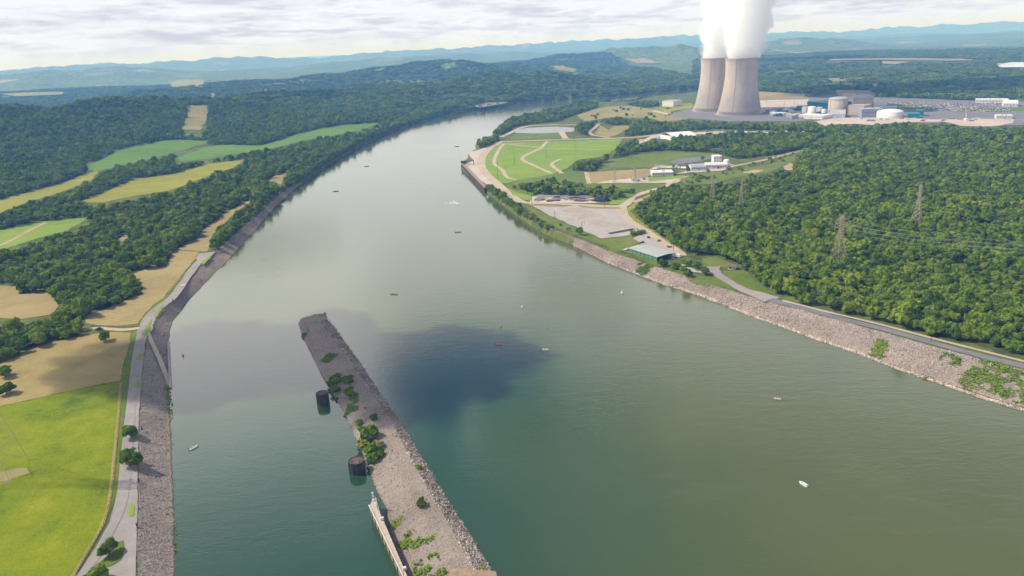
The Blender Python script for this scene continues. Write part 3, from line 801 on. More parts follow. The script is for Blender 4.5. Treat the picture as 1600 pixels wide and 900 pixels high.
for px in ([(202, 793), (207, 786), (210, 790), (209, 807), (203, 808), (200, 803)], [(178, 862), (186, 848), (193, 845), (195, 860), (189, 876), (176, 884), (160, 889), (148, 885)],
           [(209, 602), (214, 595), (218, 595), (217, 607), (210, 607)], [(213, 560), (217, 553), (222, 554), (221, 563), (214, 563)], [(203, 685), (206, 678), (216, 684), (214, 687), (204, 687)],
           [(222, 525), (228, 512), (238, 499), (236, 508), (231, 522), (226, 526)], [(313, 412), (325, 402), (330, 402), (318, 414)], [(240, 496), (254, 478), (256, 480), (245, 496)]):
    sheet('grass_patch', px, M['lawn'] if px[0][1] < 840 else M['verge'], .32, jag=.5)
sheet('dry_grass_patch', [(-30, 752), (0, 738), (20, 733), (42, 731), (46, 740), (30, 746), (5, 755)], M['dryhill'], .25)

# boat ramp slanting down the left riprap
rp = [((230, 518), L + .35), ((240, 540), 6), ((250, 562), 4), ((261, 590), 1.6), ((265, 601), .5)]
rpt = np.array([G([p], z)[0] for p, z in rp]); rb = MB()
for a_, b_ in zip(rpt[:-1], rpt[1:]):
    d = (b_ - a_)[:2]; d /= np.linalg.norm(d); q = np.array([-d[1], d[0], 0]) * 1.4
    rb.add([a_ - q, a_ + q, b_ + q, b_ - q, a_ - q - [0, 0, 1.5], a_ + q - [0, 0, 1.5], b_ + q - [0, 0, 1.5], b_ - q - [0, 0, 1.5]], [(3, 2, 1, 0), (0, 1, 5, 4), (1, 2, 6, 5), (2, 3, 7, 6), (3, 0, 4, 7)])
tag(rb.build('footpath', M['path']), kind='structure')
rpt = np.array([G([p], 1.2)[0] for p in [(263, 533), (264, 560), (265, 585), (266, 604)]]); rb = MB()
for a_, b_ in zip(rpt[:-1], rpt[1:]):
    d = (b_ - a_)[:2]; d /= np.linalg.norm(d); q = np.array([-d[1], d[0], 0]) * .8
    rb.add([a_ - q, a_ + q, b_ + q, b_ - q, a_ - q - [0, 0, 1.8], a_ + q - [0, 0, 1.8], b_ + q - [0, 0, 1.8], b_ - q - [0, 0, 1.8]], [(3, 2, 1, 0), (0, 1, 5, 4), (1, 2, 6, 5), (2, 3, 7, 6), (3, 0, 4, 7)])
tag(rb.build('landing_stage', M['concrete']), 'narrow concrete landing stage along the waterline of the left bank', 'landing stage')

# fields, roads and yards of the right bank
sheet('lawn', [(783, 223), (857, 221), (972, 217), (965, 230), (954, 239), (938, 245), (902, 250), (887, 263), (862, 273), (848, 279), (812, 281), (794, 287), (774, 285), (765, 272), (755, 257), (756, 243), (765, 230)], M['lawn'], .12)
sheet('gravel_apron', [(733, 238), (752, 233), (765, 227), (757, 243), (756, 259), (766, 274), (779, 288), (763, 292), (729, 263), (722, 257), (738, 252)], M['sand'], .13)
strip('gravel_road', [(781, 222), (765, 231), (754, 244), (752, 259), (761, 273), (777, 288), (797, 304), (817, 316), (857, 318), (902, 320), (970, 322), (988, 308), (1010, 300), (1035, 293), (1054, 284), (1063, 281)], [14, 16, 16, 14, 12, 14, 13, 12, 9, 9, 12, 11, 11, 11, 12, 14], M['path'], .25)
strip('road', [(781, 221), (794, 221), (857, 219), (925, 217), (986, 215), (1025, 211), (1060, 207)], 13, M['path'], .25)
strip('berm_road', [(783, 214), (801, 206), (817, 199), (839, 196), (900, 195)], 12, M['path'], .25)
sheet('pond_water', [(804, 208), (812, 201), (840, 199), (871, 198), (898, 200), (896, 206), (835, 209)], M['pond'], .2, jag=.2)
sheet('grass_bank', [(793, 215), (806, 210), (835, 210), (872, 206), (880, 216), (800, 219)], M['scrub'], .15)
strip('ramp_road', [(876, 205), (884, 217)], 14, M['path'], .4)
strip('dirt_track', [(936, 193), (930, 199), (921, 206), (926, 211), (952, 215)], 9, M['path'], .3)
for px, w_ in (([(787, 225), (779, 235), (772, 254), (785, 266), (792, 277), (806, 281)], 6.5), ([(855, 221), (844, 232), (816, 247), (835, 259), (862, 271)], 7), ([(790, 225), (818, 228), (844, 231)], 5),
               ([(844, 232), (902, 233), (938, 234)], 3), ([(875, 249), (862, 257), (878, 271)], 7)):
    strip('dirt_track', px, w_, M['path'], .3)
sheet('dry_meadow', [(900, 181), (925, 172), (947, 167), (981, 165), (1015, 170), (1037, 172), (1080, 183), (1070, 187), (1033, 190), (1010, 184), (950, 184), (915, 190)], M['dryhill'], .12)
sheet('dry_meadow', [(950, 203), (960, 197), (990, 196), (962, 212), (950, 214), (930, 210), (938, 196)], M['dryhill'], .12)
sheet('dry_meadow', [(950, 250), (985, 243), (1040, 238), (1120, 240), (1128, 247), (1100, 251), (1060, 255), (1030, 262), (960, 264), (930, 268)], M['scrub'], .10)
sheet('scrub_ground', [(812, 281), (862, 273), (905, 262), (925, 266), (922, 288), (1020, 285), (1040, 289), (1000, 301), (970, 318), (940, 319), (830, 316), (800, 302), (790, 290)], M['scrub'], .08, excl=False)
sheet('grass_patch', [(793, 294), (812, 302), (832, 307), (828, 313), (818, 313), (800, 303)], M['lawn'], .14)
sheet('grass_patch', [(950, 318), (958, 313), (978, 312), (972, 319), (955, 320)], M['lawn'], .14)
sheet('yard', [(826, 317), (832, 308), (845, 305), (920, 307), (940, 316), (925, 318)], M['sand'], .13)
sheet('yard', [(832, 322), (970, 325), (973, 336), (1000, 362), (985, 368), (939, 373), (895, 353), (858, 336)], M['yard'], .13)
sheet('dry_strip', [(826, 319), (900, 322), (970, 324), (970, 327), (832, 322)], M['stubble'], .12)
sheet('grass_bank', [(822, 322), (858, 337), (895, 354), (939, 374), (985, 369), (1000, 376), (985, 385), (1020, 405), (1000, 402), (950, 386), (905, 370), (880, 360), (850, 345), (826, 328)], M['scrub'], .10)
sheet('grass_bank', [(1020, 405), (1050, 418), (1082, 428), (1126, 436), (1150, 452), (1125, 448), (1089, 438), (1051, 423), (1017, 412), (985, 400)], M['verge'], .10)
sheet('grass_bank', [(985, 322), (1012, 305), (1030, 297), (1046, 292), (1020, 303), (1000, 318), (984, 331), (1000, 345), (1064, 391), (1060, 393), (988, 347), (975, 333)], M['pasture'], .09)
strip('road', [(970, 322), (974, 335), (988, 348), (1014, 364), (1040, 382), (1058, 393), (1064, 400)], [15, 11, 10, 9, 9, 10, 12], M['path'], .27)
sheet('dirt_patch', [(992, 318), (1008, 312), (1010, 309), (998, 310), (988, 316)], M['dirt'], .2)
sheet('yard', [(989, 372), (1005, 366), (1013, 366), (1062, 396), (1052, 405), (1002, 383)], M['yard'], .13)
sheet('parking_area', [(1054, 413), (1072, 417), (1077, 424), (1112, 428), (1126, 424), (1110, 416), (1106, 420), (1090, 424), (1072, 413)], M['yard'], .13)
strip('road', [(1112, 417), (1118, 427), (1138, 440), (1161, 453), (1185, 461), (1207, 469)], [14, 9, 8, 9, 13, 15], M['road'], .27)
strip('road', [(1203, 468), (1222, 474), (1262, 484), (1320, 500), (1374, 513), (1457, 536), (1530, 556), (1600, 573), (1720, 604)], 7, M['asphalt'], .29)
strip('track', [(1222, 470), (1290, 487), (1374, 507), (1457, 529), (1600, 565), (1720, 594)], 3, M['path'], .22)
sheet('grass_bank', [(1126, 424), (1160, 422), (1190, 446), (1225, 466), (1205, 465), (1165, 452), (1140, 439)], M['verge'], .10)
sheet('grass_bank', [(1095, 404), (1118, 401), (1150, 415), (1145, 420), (1110, 416), (1100, 410)], M['scrub'], .10)
sheet('switchyard_ground', [(918, 269), (1012, 264), (1020, 268), (1012, 277), (1060, 281), (1050, 285), (924, 287)], M['stubble'], .13)
sheet('gravel_apron', [(952, 282), (985, 279), (1012, 278), (1062, 280), (1048, 286), (930, 287)], M['sand'], .16)
strip('road', [(917, 269), (922, 287)], 9, M['path'], .3)
strip('road', [(1012, 284), (1035, 283), (1058, 280), (1078, 275)], 8, M['path'], .3)
sheet('grass_patch', [(1013, 278), (1072, 274), (1066, 279), (1013, 284)], M['lawn'], .17)
sheet('yard', [(1012, 266), (1030, 259), (1060, 260), (1070, 268), (1056, 272), (1130, 267), (1150, 259), (1140, 255), (1110, 255), (1080, 258), (1062, 262), (1030, 264)], M['sand'], .15)
sheet('yard', [(1045, 253), (1062, 248), (1110, 244), (1120, 246), (1095, 252), (1060, 257)], M['asphalt'], .15)
sheet('scrub_ground', [(1062, 281), (1090, 270), (1140, 268), (1200, 258), (1262, 232), (1250, 245), (1236, 255), (1200, 270), (1150, 278), (1110, 288), (1070, 289)], M['scrub'], .09)
sheet('bare_ground', [(1224, 260), (1233, 255), (1242, 258), (1238, 267), (1228, 266)], M['dirt'], .2)
sheet('bare_ground', [(1158, 271), (1175, 266), (1195, 266), (1180, 271)], M['dirt'], .2)
strip('gravel_road', [(1135, 262), (1170, 255), (1195, 250), (1225, 242), (1262, 233)], [10, 9, 10, 12, 14], M['dirt'], .25)
strip('gravel_road', [(1003, 222), (1020, 216), (1045, 211), (1100, 208), (1160, 207), (1220, 209), (1278, 212)], [14, 18, 22, 40, 36, 36, 18], M['sand'], .25)
sheet('yard', [(995, 226), (1000, 220), (1018, 213), (1048, 209), (1050, 218), (1020, 218)], M['sand'], .2)
# power station site
sheet('yard', [(1040, 180), (1070, 172), (1090, 160), (1180, 155), (1260, 152), (1364, 152), (1600, 160), (1800, 160), (1800, 196), (1540, 196), (1300, 186), (1240, 190), (1140, 190), (1070, 185)], M['asphalt'], .10)
sheet('gravel_apron', [(1275, 190), (1300, 185), (1400, 183), (1460, 187), (1540, 186), (1585, 187), (1582, 193), (1550, 198), (1500, 197), (1475, 190), (1400, 192), (1365, 196), (1340, 194), (1300, 195), (1290, 198)], M['sand'], .2)
sheet('yellow_field', [(1182, 143), (1258, 147), (1258, 154), (1182, 155)], M['hay'], .22)
sheet('gravel_apron', [(1186, 157), (1262, 155), (1262, 166), (1190, 172)], M['sand'], .2)
sheet('grass_strip', [(1398, 163), (1440, 165), (1480, 170), (1440, 172), (1396, 169)], M['scrub'], .22)
sheet('grass_strip', [(1490, 170), (1640, 168), (1640, 174), (1500, 175)], M['scrub'], .22)
sheet('dry_strip', [(1305, 140), (1365, 142), (1368, 150), (1310, 150)], M['stubble'], .2)
sheet('dry_meadow', [(1020, 168), (1080, 161), (1084, 168), (1040, 176)], M['pasture'], .2)
strip('road', [(1020, 173), (1038, 177), (1068, 183), (1090, 185)], 14, M['sand'], .3)
# green growth on the banks
for k, px in enumerate(([(1496, 590), (1520, 577), (1532, 570), (1560, 576), (1590, 588), (1610, 596), (1610, 630), (1580, 622), (1540, 606), (1505, 602)], [(1357, 547), (1372, 533), (1388, 537), (1385, 552), (1372, 558)],
                        [(1466, 566), (1476, 558), (1502, 568), (1498, 575), (1484, 573)], [(996, 416), (1015, 418), (1022, 423), (1000, 428), (994, 424)])):
    Pw = G(px, 3.0)
    _S = S2.reshape(-1, 3)
    pts = []
    bx0, by0 = Pw[:, :2].min(0); bx1, by1 = Pw[:, :2].max(0)
    c_ = _S[(_S[:, 0] > bx0) & (_S[:, 0] < bx1) & (_S[:, 1] > by0) & (_S[:, 1] < by1)]
    GREEN = globals().setdefault('GREEN', [])
    GREEN.append((c_[inpoly(c_[:, 0], c_[:, 1], Pw[:, :2])], 1.0))

# ------------------------------------------------------------------ trees
def crown_arrays(r, leaves, size, seed, blobs=9, hr=.8, core=True, weep=0.0):
    """leaf clumps spread over several lumpy lobes: (verts, quads, tint), crown centre at the origin"""
    g = np.random.default_rng(seed)
    C, Rb = [np.zeros(3)], [r * .62]
    for i in range(blobs):
        a, e = g.random() * 2 * PI, g.uniform(-.8, 1.0)
        q = r * g.uniform(.42, .68)
        C.append(np.array([q * math.cos(a) * math.sqrt(max(0, 1 - e * e * .7)), q * math.sin(a) * math.sqrt(max(0, 1 - e * e * .7)), q * e * hr])); Rb.append(r * g.uniform(.26, .46))
    C, Rb = np.array(C), np.array(Rb)
    p = Rb ** 2; p /= p.sum()
    k = g.choice(len(C), leaves, p=p)
    d = g.normal(size=(leaves, 3)); d /= np.linalg.norm(d, axis=1)[:, None]
    d[:, 2] = np.where(d[:, 2] < -.6, -d[:, 2] * .6, d[:, 2])
    rad = Rb[k] * (1 - .45 * g.random(leaves) ** 2.2)
    P = C[k] + d * rad[:, None] * np.array([1, 1, hr])
    nrm = d + g.normal(0, .36, (leaves, 3)) + np.array([0, 0, .15]); nrm /= np.linalg.norm(nrm, axis=1)[:, None]
    t1 = np.cross(nrm, g.normal(size=(leaves, 3))); t1 /= np.linalg.norm(t1, axis=1)[:, None]
    t2 = np.cross(nrm, t1)
    s = size * np.exp(g.normal(0, .3, leaves))[:, None] * .5
    fold = nrm * s * .35
    V = np.stack([P - t1 * s - t2 * s * .7 - fold, P + t1 * s - t2 * s * .7, P + t1 * s + t2 * s * .7 - fold * .6, P - t1 * s + t2 * s * .7], 1).reshape(-1, 3)
    Q = np.arange(leaves * 4).reshape(-1, 4)
    bt = g.random(len(C))
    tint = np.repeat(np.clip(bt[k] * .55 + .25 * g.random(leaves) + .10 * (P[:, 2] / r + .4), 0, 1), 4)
    if core:                                              # dark filler lumps inside the lobes, closing the see-through gaps
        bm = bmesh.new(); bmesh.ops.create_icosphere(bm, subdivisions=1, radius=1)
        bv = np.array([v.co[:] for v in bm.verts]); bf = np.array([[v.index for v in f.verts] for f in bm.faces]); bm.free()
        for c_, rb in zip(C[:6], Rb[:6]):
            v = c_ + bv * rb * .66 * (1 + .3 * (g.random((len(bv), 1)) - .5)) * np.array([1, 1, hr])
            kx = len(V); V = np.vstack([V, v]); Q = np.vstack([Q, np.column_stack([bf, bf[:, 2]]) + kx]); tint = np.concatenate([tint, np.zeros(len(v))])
    return V, Q, tint


def quads_mesh(V, Q, tint, mat):
    """quads, some of them degenerate triangles"""
    tri = Q[:, 2] == Q[:, 3]
    me = bpy.data.meshes.new('m')
    me.vertices.add(len(V)); me.vertices.foreach_set('co', np.asarray(V, np.float32).ravel())
    tot = np.where(tri, 3, 4); idx = np.concatenate([q[:n_] for q, n_ in zip(Q, tot)])
    me.loops.add(len(idx)); me.loops.foreach_set('vertex_index', idx.astype(np.int32))
    me.polygons.add(len(Q)); me.polygons.foreach_set('loop_start', np.concatenate([[0], np.cumsum(tot)[:-1]]).astype(np.int32))
    a = me.attributes.new('tint', 'FLOAT', 'POINT'); a.data.foreach_set('value', np.asarray(tint, np.float32))
    me.update(calc_edges=True); me.validate(); me.materials.append(mat); return me


def trunk_mesh(h, r, seed, limbs=5, spread=3.0):
    g = random.Random(seed); mb = MB()
    pts = [(0, 0, -.6)]
    for i in range(1, 5): pts.append((g.uniform(-.15, .15) * i, g.uniform(-.15, .15) * i, h * i / 4))
    for i in range(4): mb.bar(pts[i], pts[i + 1], r * (1 - .17 * i), r * (1 - .17 * (i + 1)), 6)
    for k in range(limbs):
        a = k * 2.4 + g.random(); b_ = Vector(pts[2]).lerp(Vector(pts[4]), g.random())
        e = b_ + Vector((math.cos(a) * spread * .6, math.sin(a) * spread * .6, spread * .6))
        mb.bar(b_, e, r * .4, r * .2, 5); mb.bar(e, e + Vector((math.cos(a + .5) * spread * .5, math.sin(a + .5) * spread * .5, spread * .35)), r * .2, r * .06, 4)
    return mb.mesh(M['bark'])


NV = 6
CROWNS, TRUNKS = [], []
for i in range(NV):
    hr = [.92, .98, 1.08, .9, 1.15, 1.0][i]
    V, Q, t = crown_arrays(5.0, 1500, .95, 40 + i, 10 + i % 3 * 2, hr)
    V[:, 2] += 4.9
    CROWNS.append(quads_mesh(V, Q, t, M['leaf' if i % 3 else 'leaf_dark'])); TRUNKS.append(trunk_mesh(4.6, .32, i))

hidden = bpy.data.collections.new('forest trees')              # sources of the far forests, never in the scene themselves
far_hidden = bpy.data.collections.new('far forest trees')


def src(c, name, me):
    o = bpy.data.objects.new(name, me); c.objects.link(o); return o


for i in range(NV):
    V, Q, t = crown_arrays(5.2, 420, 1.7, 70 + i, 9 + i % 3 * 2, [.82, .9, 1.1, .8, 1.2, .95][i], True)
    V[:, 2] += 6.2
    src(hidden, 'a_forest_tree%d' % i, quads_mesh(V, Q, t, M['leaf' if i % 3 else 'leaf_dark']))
for i in range(6):                                            # a stand of trees for the hills beyond
    g = np.random.default_rng(100 + i); VV, QQ, TT, k = [], [], [], 0
    for j in range(9):
        V, Q, t = crown_arrays(g.uniform(4.5, 7.0), 46, 3.6, 200 + i * 10 + j, 4, g.uniform(.8, 1.2), True)
        keep = np.concatenate([np.arange(46), 46 + np.arange(0, 160)])
        Q = Q[:46 + 160]
        ang, q = g.random() * 2 * PI, 14 * math.sqrt(g.random())
        V = V + np.array([q * math.cos(ang), q * math.sin(ang), g.uniform(6, 10)])
        VV.append(V); QQ.append(Q + k); TT.append(np.clip(t * .7 + g.random() * .4, 0, 1)); k += len(V)
    src(far_hidden, 'a_forest_stand%d' % i, quads_mesh(np.vstack(VV), np.vstack(QQ), np.concatenate(TT), M['leaf' if i % 2 else 'leaf_dark']))


def scatter_points(r0, r1, s, half=R_(41)):
    n = int(r1 * 2 / s)
    xx, yy = np.meshgrid(np.arange(-r1 * math.sin(half), r1 * math.sin(half), s), np.arange(120, r1, s))
    x, y = xx.ravel() + rng.uniform(-.42, .42, xx.size) * s, yy.ravel() + rng.uniform(-.42, .42, xx.size) * s
    r = np.hypot(x, y); k = (r >= r0) & (r < r1) & (np.abs(np.arctan2(x, y)) < half)
    return x[k], y[k]


WOODS = [
    [(985, 327), (1000, 318), (1012, 308), (1037, 292), (1060, 290), (1085, 290), (1110, 289), (1150, 280), (1200, 272), (1238, 257), (1262, 234), (1285, 217), (1290, 199), (1330, 201), (1370, 196), (1400, 194), (1475, 191), (1500, 198), (1555, 200), (1585, 195), (1640, 194), (1830, 190),
     (1950, 690), (1720, 588), (1600, 556), (1520, 537), (1442, 521), (1393, 506), (1335, 492), (1261, 477), (1217, 459), (1188, 442), (1159, 417), (1118, 399), (1089, 401), (1066, 398), (1058, 386), (1025, 365), (999, 341)],
    [(952, 237), (975, 228), (1025, 222), (1050, 220), (1092, 219), (1125, 214), (1180, 213), (1275, 213), (1287, 217), (1262, 230), (1230, 240), (1150, 249), (1125, 240), (1050, 235), (1000, 238), (960, 250), (925, 269), (900, 268), (890, 263), (905, 254), (935, 252)],
    [(960, 205), (980, 193), (1040, 187), (1090, 190), (1180, 190), (1240, 191), (1290, 199), (1285, 208), (1200, 204), (1125, 202), (1050, 205), (985, 213), (965, 211)],
    [(900, 205), (909, 190), (927, 184), (950, 184), (990, 190), (990, 195), (960, 196), (935, 191), (922, 200), (914, 214)],
    [(772, 210), (781, 199), (801, 187), (835, 181), (880, 169), (925, 160), (940, 160), (927, 171), (902, 178), (871, 190), (835, 194), (801, 199), (784, 212)],
    [(744, 226), (776, 217), (780, 221), (752, 233)],
    [(792, 288), (812, 280), (844, 279), (871, 281), (866, 295), (923, 300), (959, 303), (972, 303), (970, 310), (902, 306), (844, 305), (826, 300), (800, 295)],
    [(860, 276), (880, 262), (905, 255), (905, 264), (880, 273), (866, 280)],
    [(952, 255), (985, 248), (1040, 247), (1048, 257), (1007, 265), (962, 264)],
    [(1200, 190), (1288, 196), (1288, 199), (1200, 196)],
    [(981, 164), (1025, 160), (1030, 166), (990, 170)], [(1060, 205), (1075, 203), (1078, 207), (1062, 209)],
    [(1365, 194), (1400, 190), (1450, 186), (1472, 187), (1476, 192), (1400, 196)], [(1510, 196), (1530, 194), (1530, 198), (1512, 199)],
    [(1085, 141), (1185, 143), (1262, 148), (1300, 148), (1305, 157), (1262, 152), (1300, 141), (1368, 141), (1372, 157), (1450, 161), (1520, 157), (1600, 155), (1830, 150), (1830, 30), (1085, 75)],
]
WOODS_W = [GH(p)[:, :2] for p in WOODS]
SHORE_R = G(RIGHT_CREST)[:, :2]
LEFT_POLY = np.vstack([G(LEFT_CREST)[:, :2], [[900, 60000], [-60000, 60000], [-60000, -300], [G(LEFT_CREST[:1])[0, 0], -300]]])
NEARBANK = GH([(350, 392), (340, 388), (372, 352), (412, 316), (452, 287), (470, 290), (420, 330), (395, 362), (372, 380)])[:, :2]


def wooded(x, y, margin=0.0):
    r = np.hypot(x, y)
    ok = inpoly(x, y, LEFT_POLY)
    for pw in WOODS_W: ok |= inpoly(x, y, pw)
    ins = np.zeros_like(ok)
    q = r < 4300
    ins[q] = inpoly(x[q], y[q], CREST)
    ok &= ~ins
    idx = np.where(ok)[0]
    bad = np.zeros(len(idx), bool)
    xi, yi = x[idx], y[idx]
    for e in EXCL:
        lo, hi = e.min(0), e.max(0)
        c_ = np.where((xi > lo[0]) & (xi < hi[0]) & (yi > lo[1]) & (yi < hi[1]))[0]
        if len(c_): bad[c_] |= inpoly(xi[c_], yi[c_], e)
    ok[idx[bad]] = False
    # keep bare: the strip between the left road and the riprap, the open corners around the farm track
    for px in OPEN: ok &= ~inpoly(x, y, px)
    return ok


OPEN = [G(p)[:, :2] for p in ([(150, 1000), (160, 830), (185, 760), (186, 600), (205, 520), (214, 506), (240, 480), (284, 437), (318, 390), (336, 392), (352, 383), (300, 430), (266, 475), (234, 520), (216, 650), (212, 1000)],
                              [(-600, 1000), (-400, 640), (0, 566), (30, 556), (49, 544), (110, 528), (130, 520), (134, 508), (160, 507), (215, 505), (200, 560), (190, 700), (120, 1000)])]
# --- singles out to 2.3 km, stands of trees beyond
x, y = scatter_points(330, 2400, 7.4)
x2, y2 = scatter_points(330, 900, 11)
x, y = np.concatenate([x, x2]), np.concatenate([y, y2])
k = wooded(x, y); x, y = x[k], y[k]
dens = fbm(x / 60, y / 60, 3)
k = rng.random(len(x)) < smooth(.12, .30, dens); x, y = x[k], y[k]
z = hills(x, y)
sc = np.clip(.84 * np.exp(rng.normal(0, .27, len(x))), .45, 1.7) * (.85 + .35 * fbm(x / 90 + 40, y / 90, 2))
TREES = np.column_stack([x, y, z, sc])
_b = []
for line, lo_, hi_ in ((G(LEFT_CREST)[:, :2], 420, 2900), (SHORE_R, 1230, 2300)):
    dl = densify(np.column_stack([line, np.zeros(len(line))]), 5.5, 0, False)[:, :2]
    q_ = np.hypot(dl[:, 0], dl[:, 1]); 
    px_ = project(np.column_stack([dl, np.full(len(dl), L)]))[0]
    k = ((q_ > 950) & (px_[:, 0] > 440) & (px_[:, 0] < 1095)) & ((lo_ == 420) | ((px_[:, 1] < 215)))
    _b.append(dl[k])
_b = np.vstack(_b); _b = _b + rng.uniform(-2.5, 2.5, _b.shape)
TREES = np.vstack([TREES, np.column_stack([_b, np.full(len(_b), 3.5), rng.uniform(.6, 1.1, len(_b))])])
P2, dep = project(TREES[:, :3] + np.array([0, 0, 7]))
inframe = (dep > 0) & (P2[:, 0] > -8) & (P2[:, 0] < 1608) & (P2[:, 1] > 0) & (P2[:, 1] < 908)
order = np.argsort(np.where(inframe, dep / TREES[:, 3] ** .7, 1e9))
N_SINGLE = 262
single = order[:N_SINGLE]
rest = np.setdiff1d(np.arange(len(TREES)), single)


def tree(x, y, z, s, rz, var, label, group=None, sz=None, name='broadleaf_tree', cmat=None):
    t = empty(name, (x, y, z), rz); t.scale = (s, s, sz or s)
    tag(t, label, 'tree', group)
    obj('trunk', TRUNKS[var], t); me = CROWNS[var]
    if cmat is not None:
        me = me.copy(); me.materials[0] = cmat
    obj('crown', me, t); return t


for i in single:
    x_, y_, z_, s_ = TREES[i]
    if x_ > 60: lb, gr = 'leafy green tree standing in the close wood above the stony right bank', 'trees of the wood on the right bank'
    else: lb, gr = 'leafy green tree standing among the fields beyond the left bank', 'trees between the left bank fields'
    tree(x_, y_, z_, s_ * .98, random.random() * 6.28, random.randrange(NV), lb, gr, s_ * random.uniform(.75, 1.0))


def forest(name, pts, coll, label, nvar, tilt=False):
    """the uncountable forest: points that carry trees"""
    me = bpy.data.meshes.new(name); n = len(pts)
    me.vertices.add(n); me.vertices.foreach_set('co', pts[:, :3].astype(np.float32).ravel())
    for nm, v in (('tscale', pts[:, 3]), ('trot', rng.random(n) * 2 * PI)):
        a = me.attributes.new(nm, 'FLOAT', 'POINT'); a.data.foreach_set('value', v.astype(np.float32))
    a = me.attributes.new('tidx', 'INT', 'POINT'); a.data.foreach_set('value', rng.integers(0, nvar, n).astype(np.int32))
    me.update()
    o = tag(obj(name, me), label, None, None, 'stuff')
    ng = bpy.data.node_groups.new(name, 'GeometryNodeTree')
    ng.interface.new_socket('Geometry', in_out='INPUT', socket_type='NodeSocketGeometry'); ng.interface.new_socket('Geometry', in_out='OUTPUT', socket_type='NodeSocketGeometry')
    gi, go = ng.nodes.new('NodeGroupInput'), ng.nodes.new('NodeGroupOutput')
    ci = ng.nodes.new('GeometryNodeCollectionInfo'); ci.inputs['Collection'].default_value = coll; ci.inputs['Separate Children'].default_value = True; ci.inputs['Reset Children'].default_value = True
    ip = ng.nodes.new('GeometryNodeInstanceOnPoints'); ip.inputs['Pick Instance'].default_value = True
    def na_(t, nm):
        q = ng.nodes.new('GeometryNodeInputNamedAttribute'); q.data_type = t; q.inputs['Name'].default_value = nm; return q.outputs[0]
    cx = ng.nodes.new('ShaderNodeCombineXYZ'); ng.links.new(na_('FLOAT', 'trot'), cx.inputs[2])
    er = ng.nodes.new('FunctionNodeEulerToRotation'); ng.links.new(cx.outputs[0], er.inputs[0])
    ng.links.new(gi.outputs[0], ip.inputs['Points']); ng.links.new(ci.outputs[0], ip.inputs['Instance'])
    ng.links.new(na_('INT', 'tidx'), ip.inputs['Instance Index']); ng.links.new(er.outputs[0], ip.inputs['Rotation']); sv = ng.nodes.new('ShaderNodeCombineXYZ'); ts = na_('FLOAT', 'tscale'); zm = ng.nodes.new('ShaderNodeMath'); zm.operation = 'MULTIPLY'; zm.inputs[1].default_value = .82; ng.links.new(ts, zm.inputs[0])
    ng.links.new(ts, sv.inputs[0]); ng.links.new(ts, sv.inputs[1]); ng.links.new(zm.outputs[0], sv.inputs[2]); ng.links.new(sv.outputs[0], ip.inputs['Scale'])
    ng.links.new(ip.outputs[0], go.inputs[0])
    md = o.modifiers.new('trees', 'NODES'); md.node_group = ng
    return o


T = TREES[rest]
right = T[:, 0] > np.interp(T[:, 1], CREST[:, 1][np.argsort(CREST[:, 1])], np.maximum.accumulate(CREST[:, 0])[np.argsort(CREST[:, 1])]) * 0 + 60
right = np.array([any(inpoly(np.array([a]), np.array([b_]), SHW)[0] for SHW in (np.vstack([SHORE_R, [[60000, 60000], [60000, -300]]]),)) for a, b_ in T[:, :2]]) if len(T) < 2 else inpoly(T[:, 0], T[:, 1], np.vstack([SHORE_R[:0], SHORE_R, [[20000, 9000], [20000, -300]]]))
forest('right_bank_woods', T[right], hidden, 'close green woods behind the right bank', NV)
forest('left_bank_woods', T[~right], hidden, 'green woods and hedgerows on the left bank hills', NV)
x, y = scatter_points(2400, 6600, 25)
k = wooded(x, y); x, y = x[k], y[k]
z = hills(x, y)
k = rng.random(len(x)) < np.where(fbm(x / 260 + 11, y / 260, 3) > .34, 1, .12); x, y, z = x[k], y[k], z[k]
forest('distant_forest', np.column_stack([x, y, z, rng.uniform(.75, 1.2, len(x))]), far_hidden, 'hazy forest covering the hills far beyond the river', 6)
print('TREES', len(TREES), 'right', right.sum(), 'far', len(x))

# --- trees and shrubs that stand alone
def lone(px, s, label, sz=None, var=0, z=None, group=None, name='broadleaf_tree', cmat=None):
    p = GH([px])[0] if z is None else z
    return tree(p[0], p[1], p[2], s, random.random() * 6.28, var, label, group, sz, name, cmat)


lone((207, 683), 1.0, 'smaller of the two round trees beside the left bank road', .85, 3)
lone((204, 728), 1.45, 'larger wide tree beside the left bank road, casting a dark shadow', .95, 1, cmat=M['leaf_dark'])
lone((171, 866), .95, 'small roadside tree on the teardrop grass island', .75, 0)
lone((152, 908), 1.0, 'bright tree cut off by the lower edge beside the road', .75, 3, cmat=M['leaf_bright'])
lone((166, 533), .95, 'lone tree at the hay field corner beside the farm track', .8, 4)
lone((8, 589), 1.2, 'dark round tree on the hay field edge, farther of two', .85, 1)
lone((10, 616), 1.15, 'dark round tree on the hay field edge, nearer of two', .8, 3, cmat=M['leaf_dark'])
for px, s_, lb in (((1037, 416), .8, 'tree touching the open end of the green shed'), ((1056, 421), .7, 'tree in the parking area, second from the green shed'), ((1073, 432), .75, 'wide low tree on the water side of the parking area'),
                   ((1073, 416), .8, 'tree at the wood edge behind the parking area'), ((1089, 419), .75, 'tree between the wood and the parking area turning loop'), ((1102, 429), .85, 'round shade tree at the end of the parking area')):
    lone(px, s_ * 1.35, lb, s_ * .9, random.randrange(NV), cmat=M['leaf_dark'])
lone((906, 367), .9, 'single dark round tree on the bank beside the concrete yard', .9, 2, cmat=M['leaf_dark'])
lone((1074, 270), .8, 'dark pointed tree in front of the white office building', 1.1, 4, cmat=M['leaf_dark'])
lone((1052, 263), .55, 'small tree behind the white low building', .5, 1)
lone((1122, 264), .4, 'small round tree before the long white building', .4, 3)
lone((1098, 250), .6, 'tree left of the white block house', .7, 2)

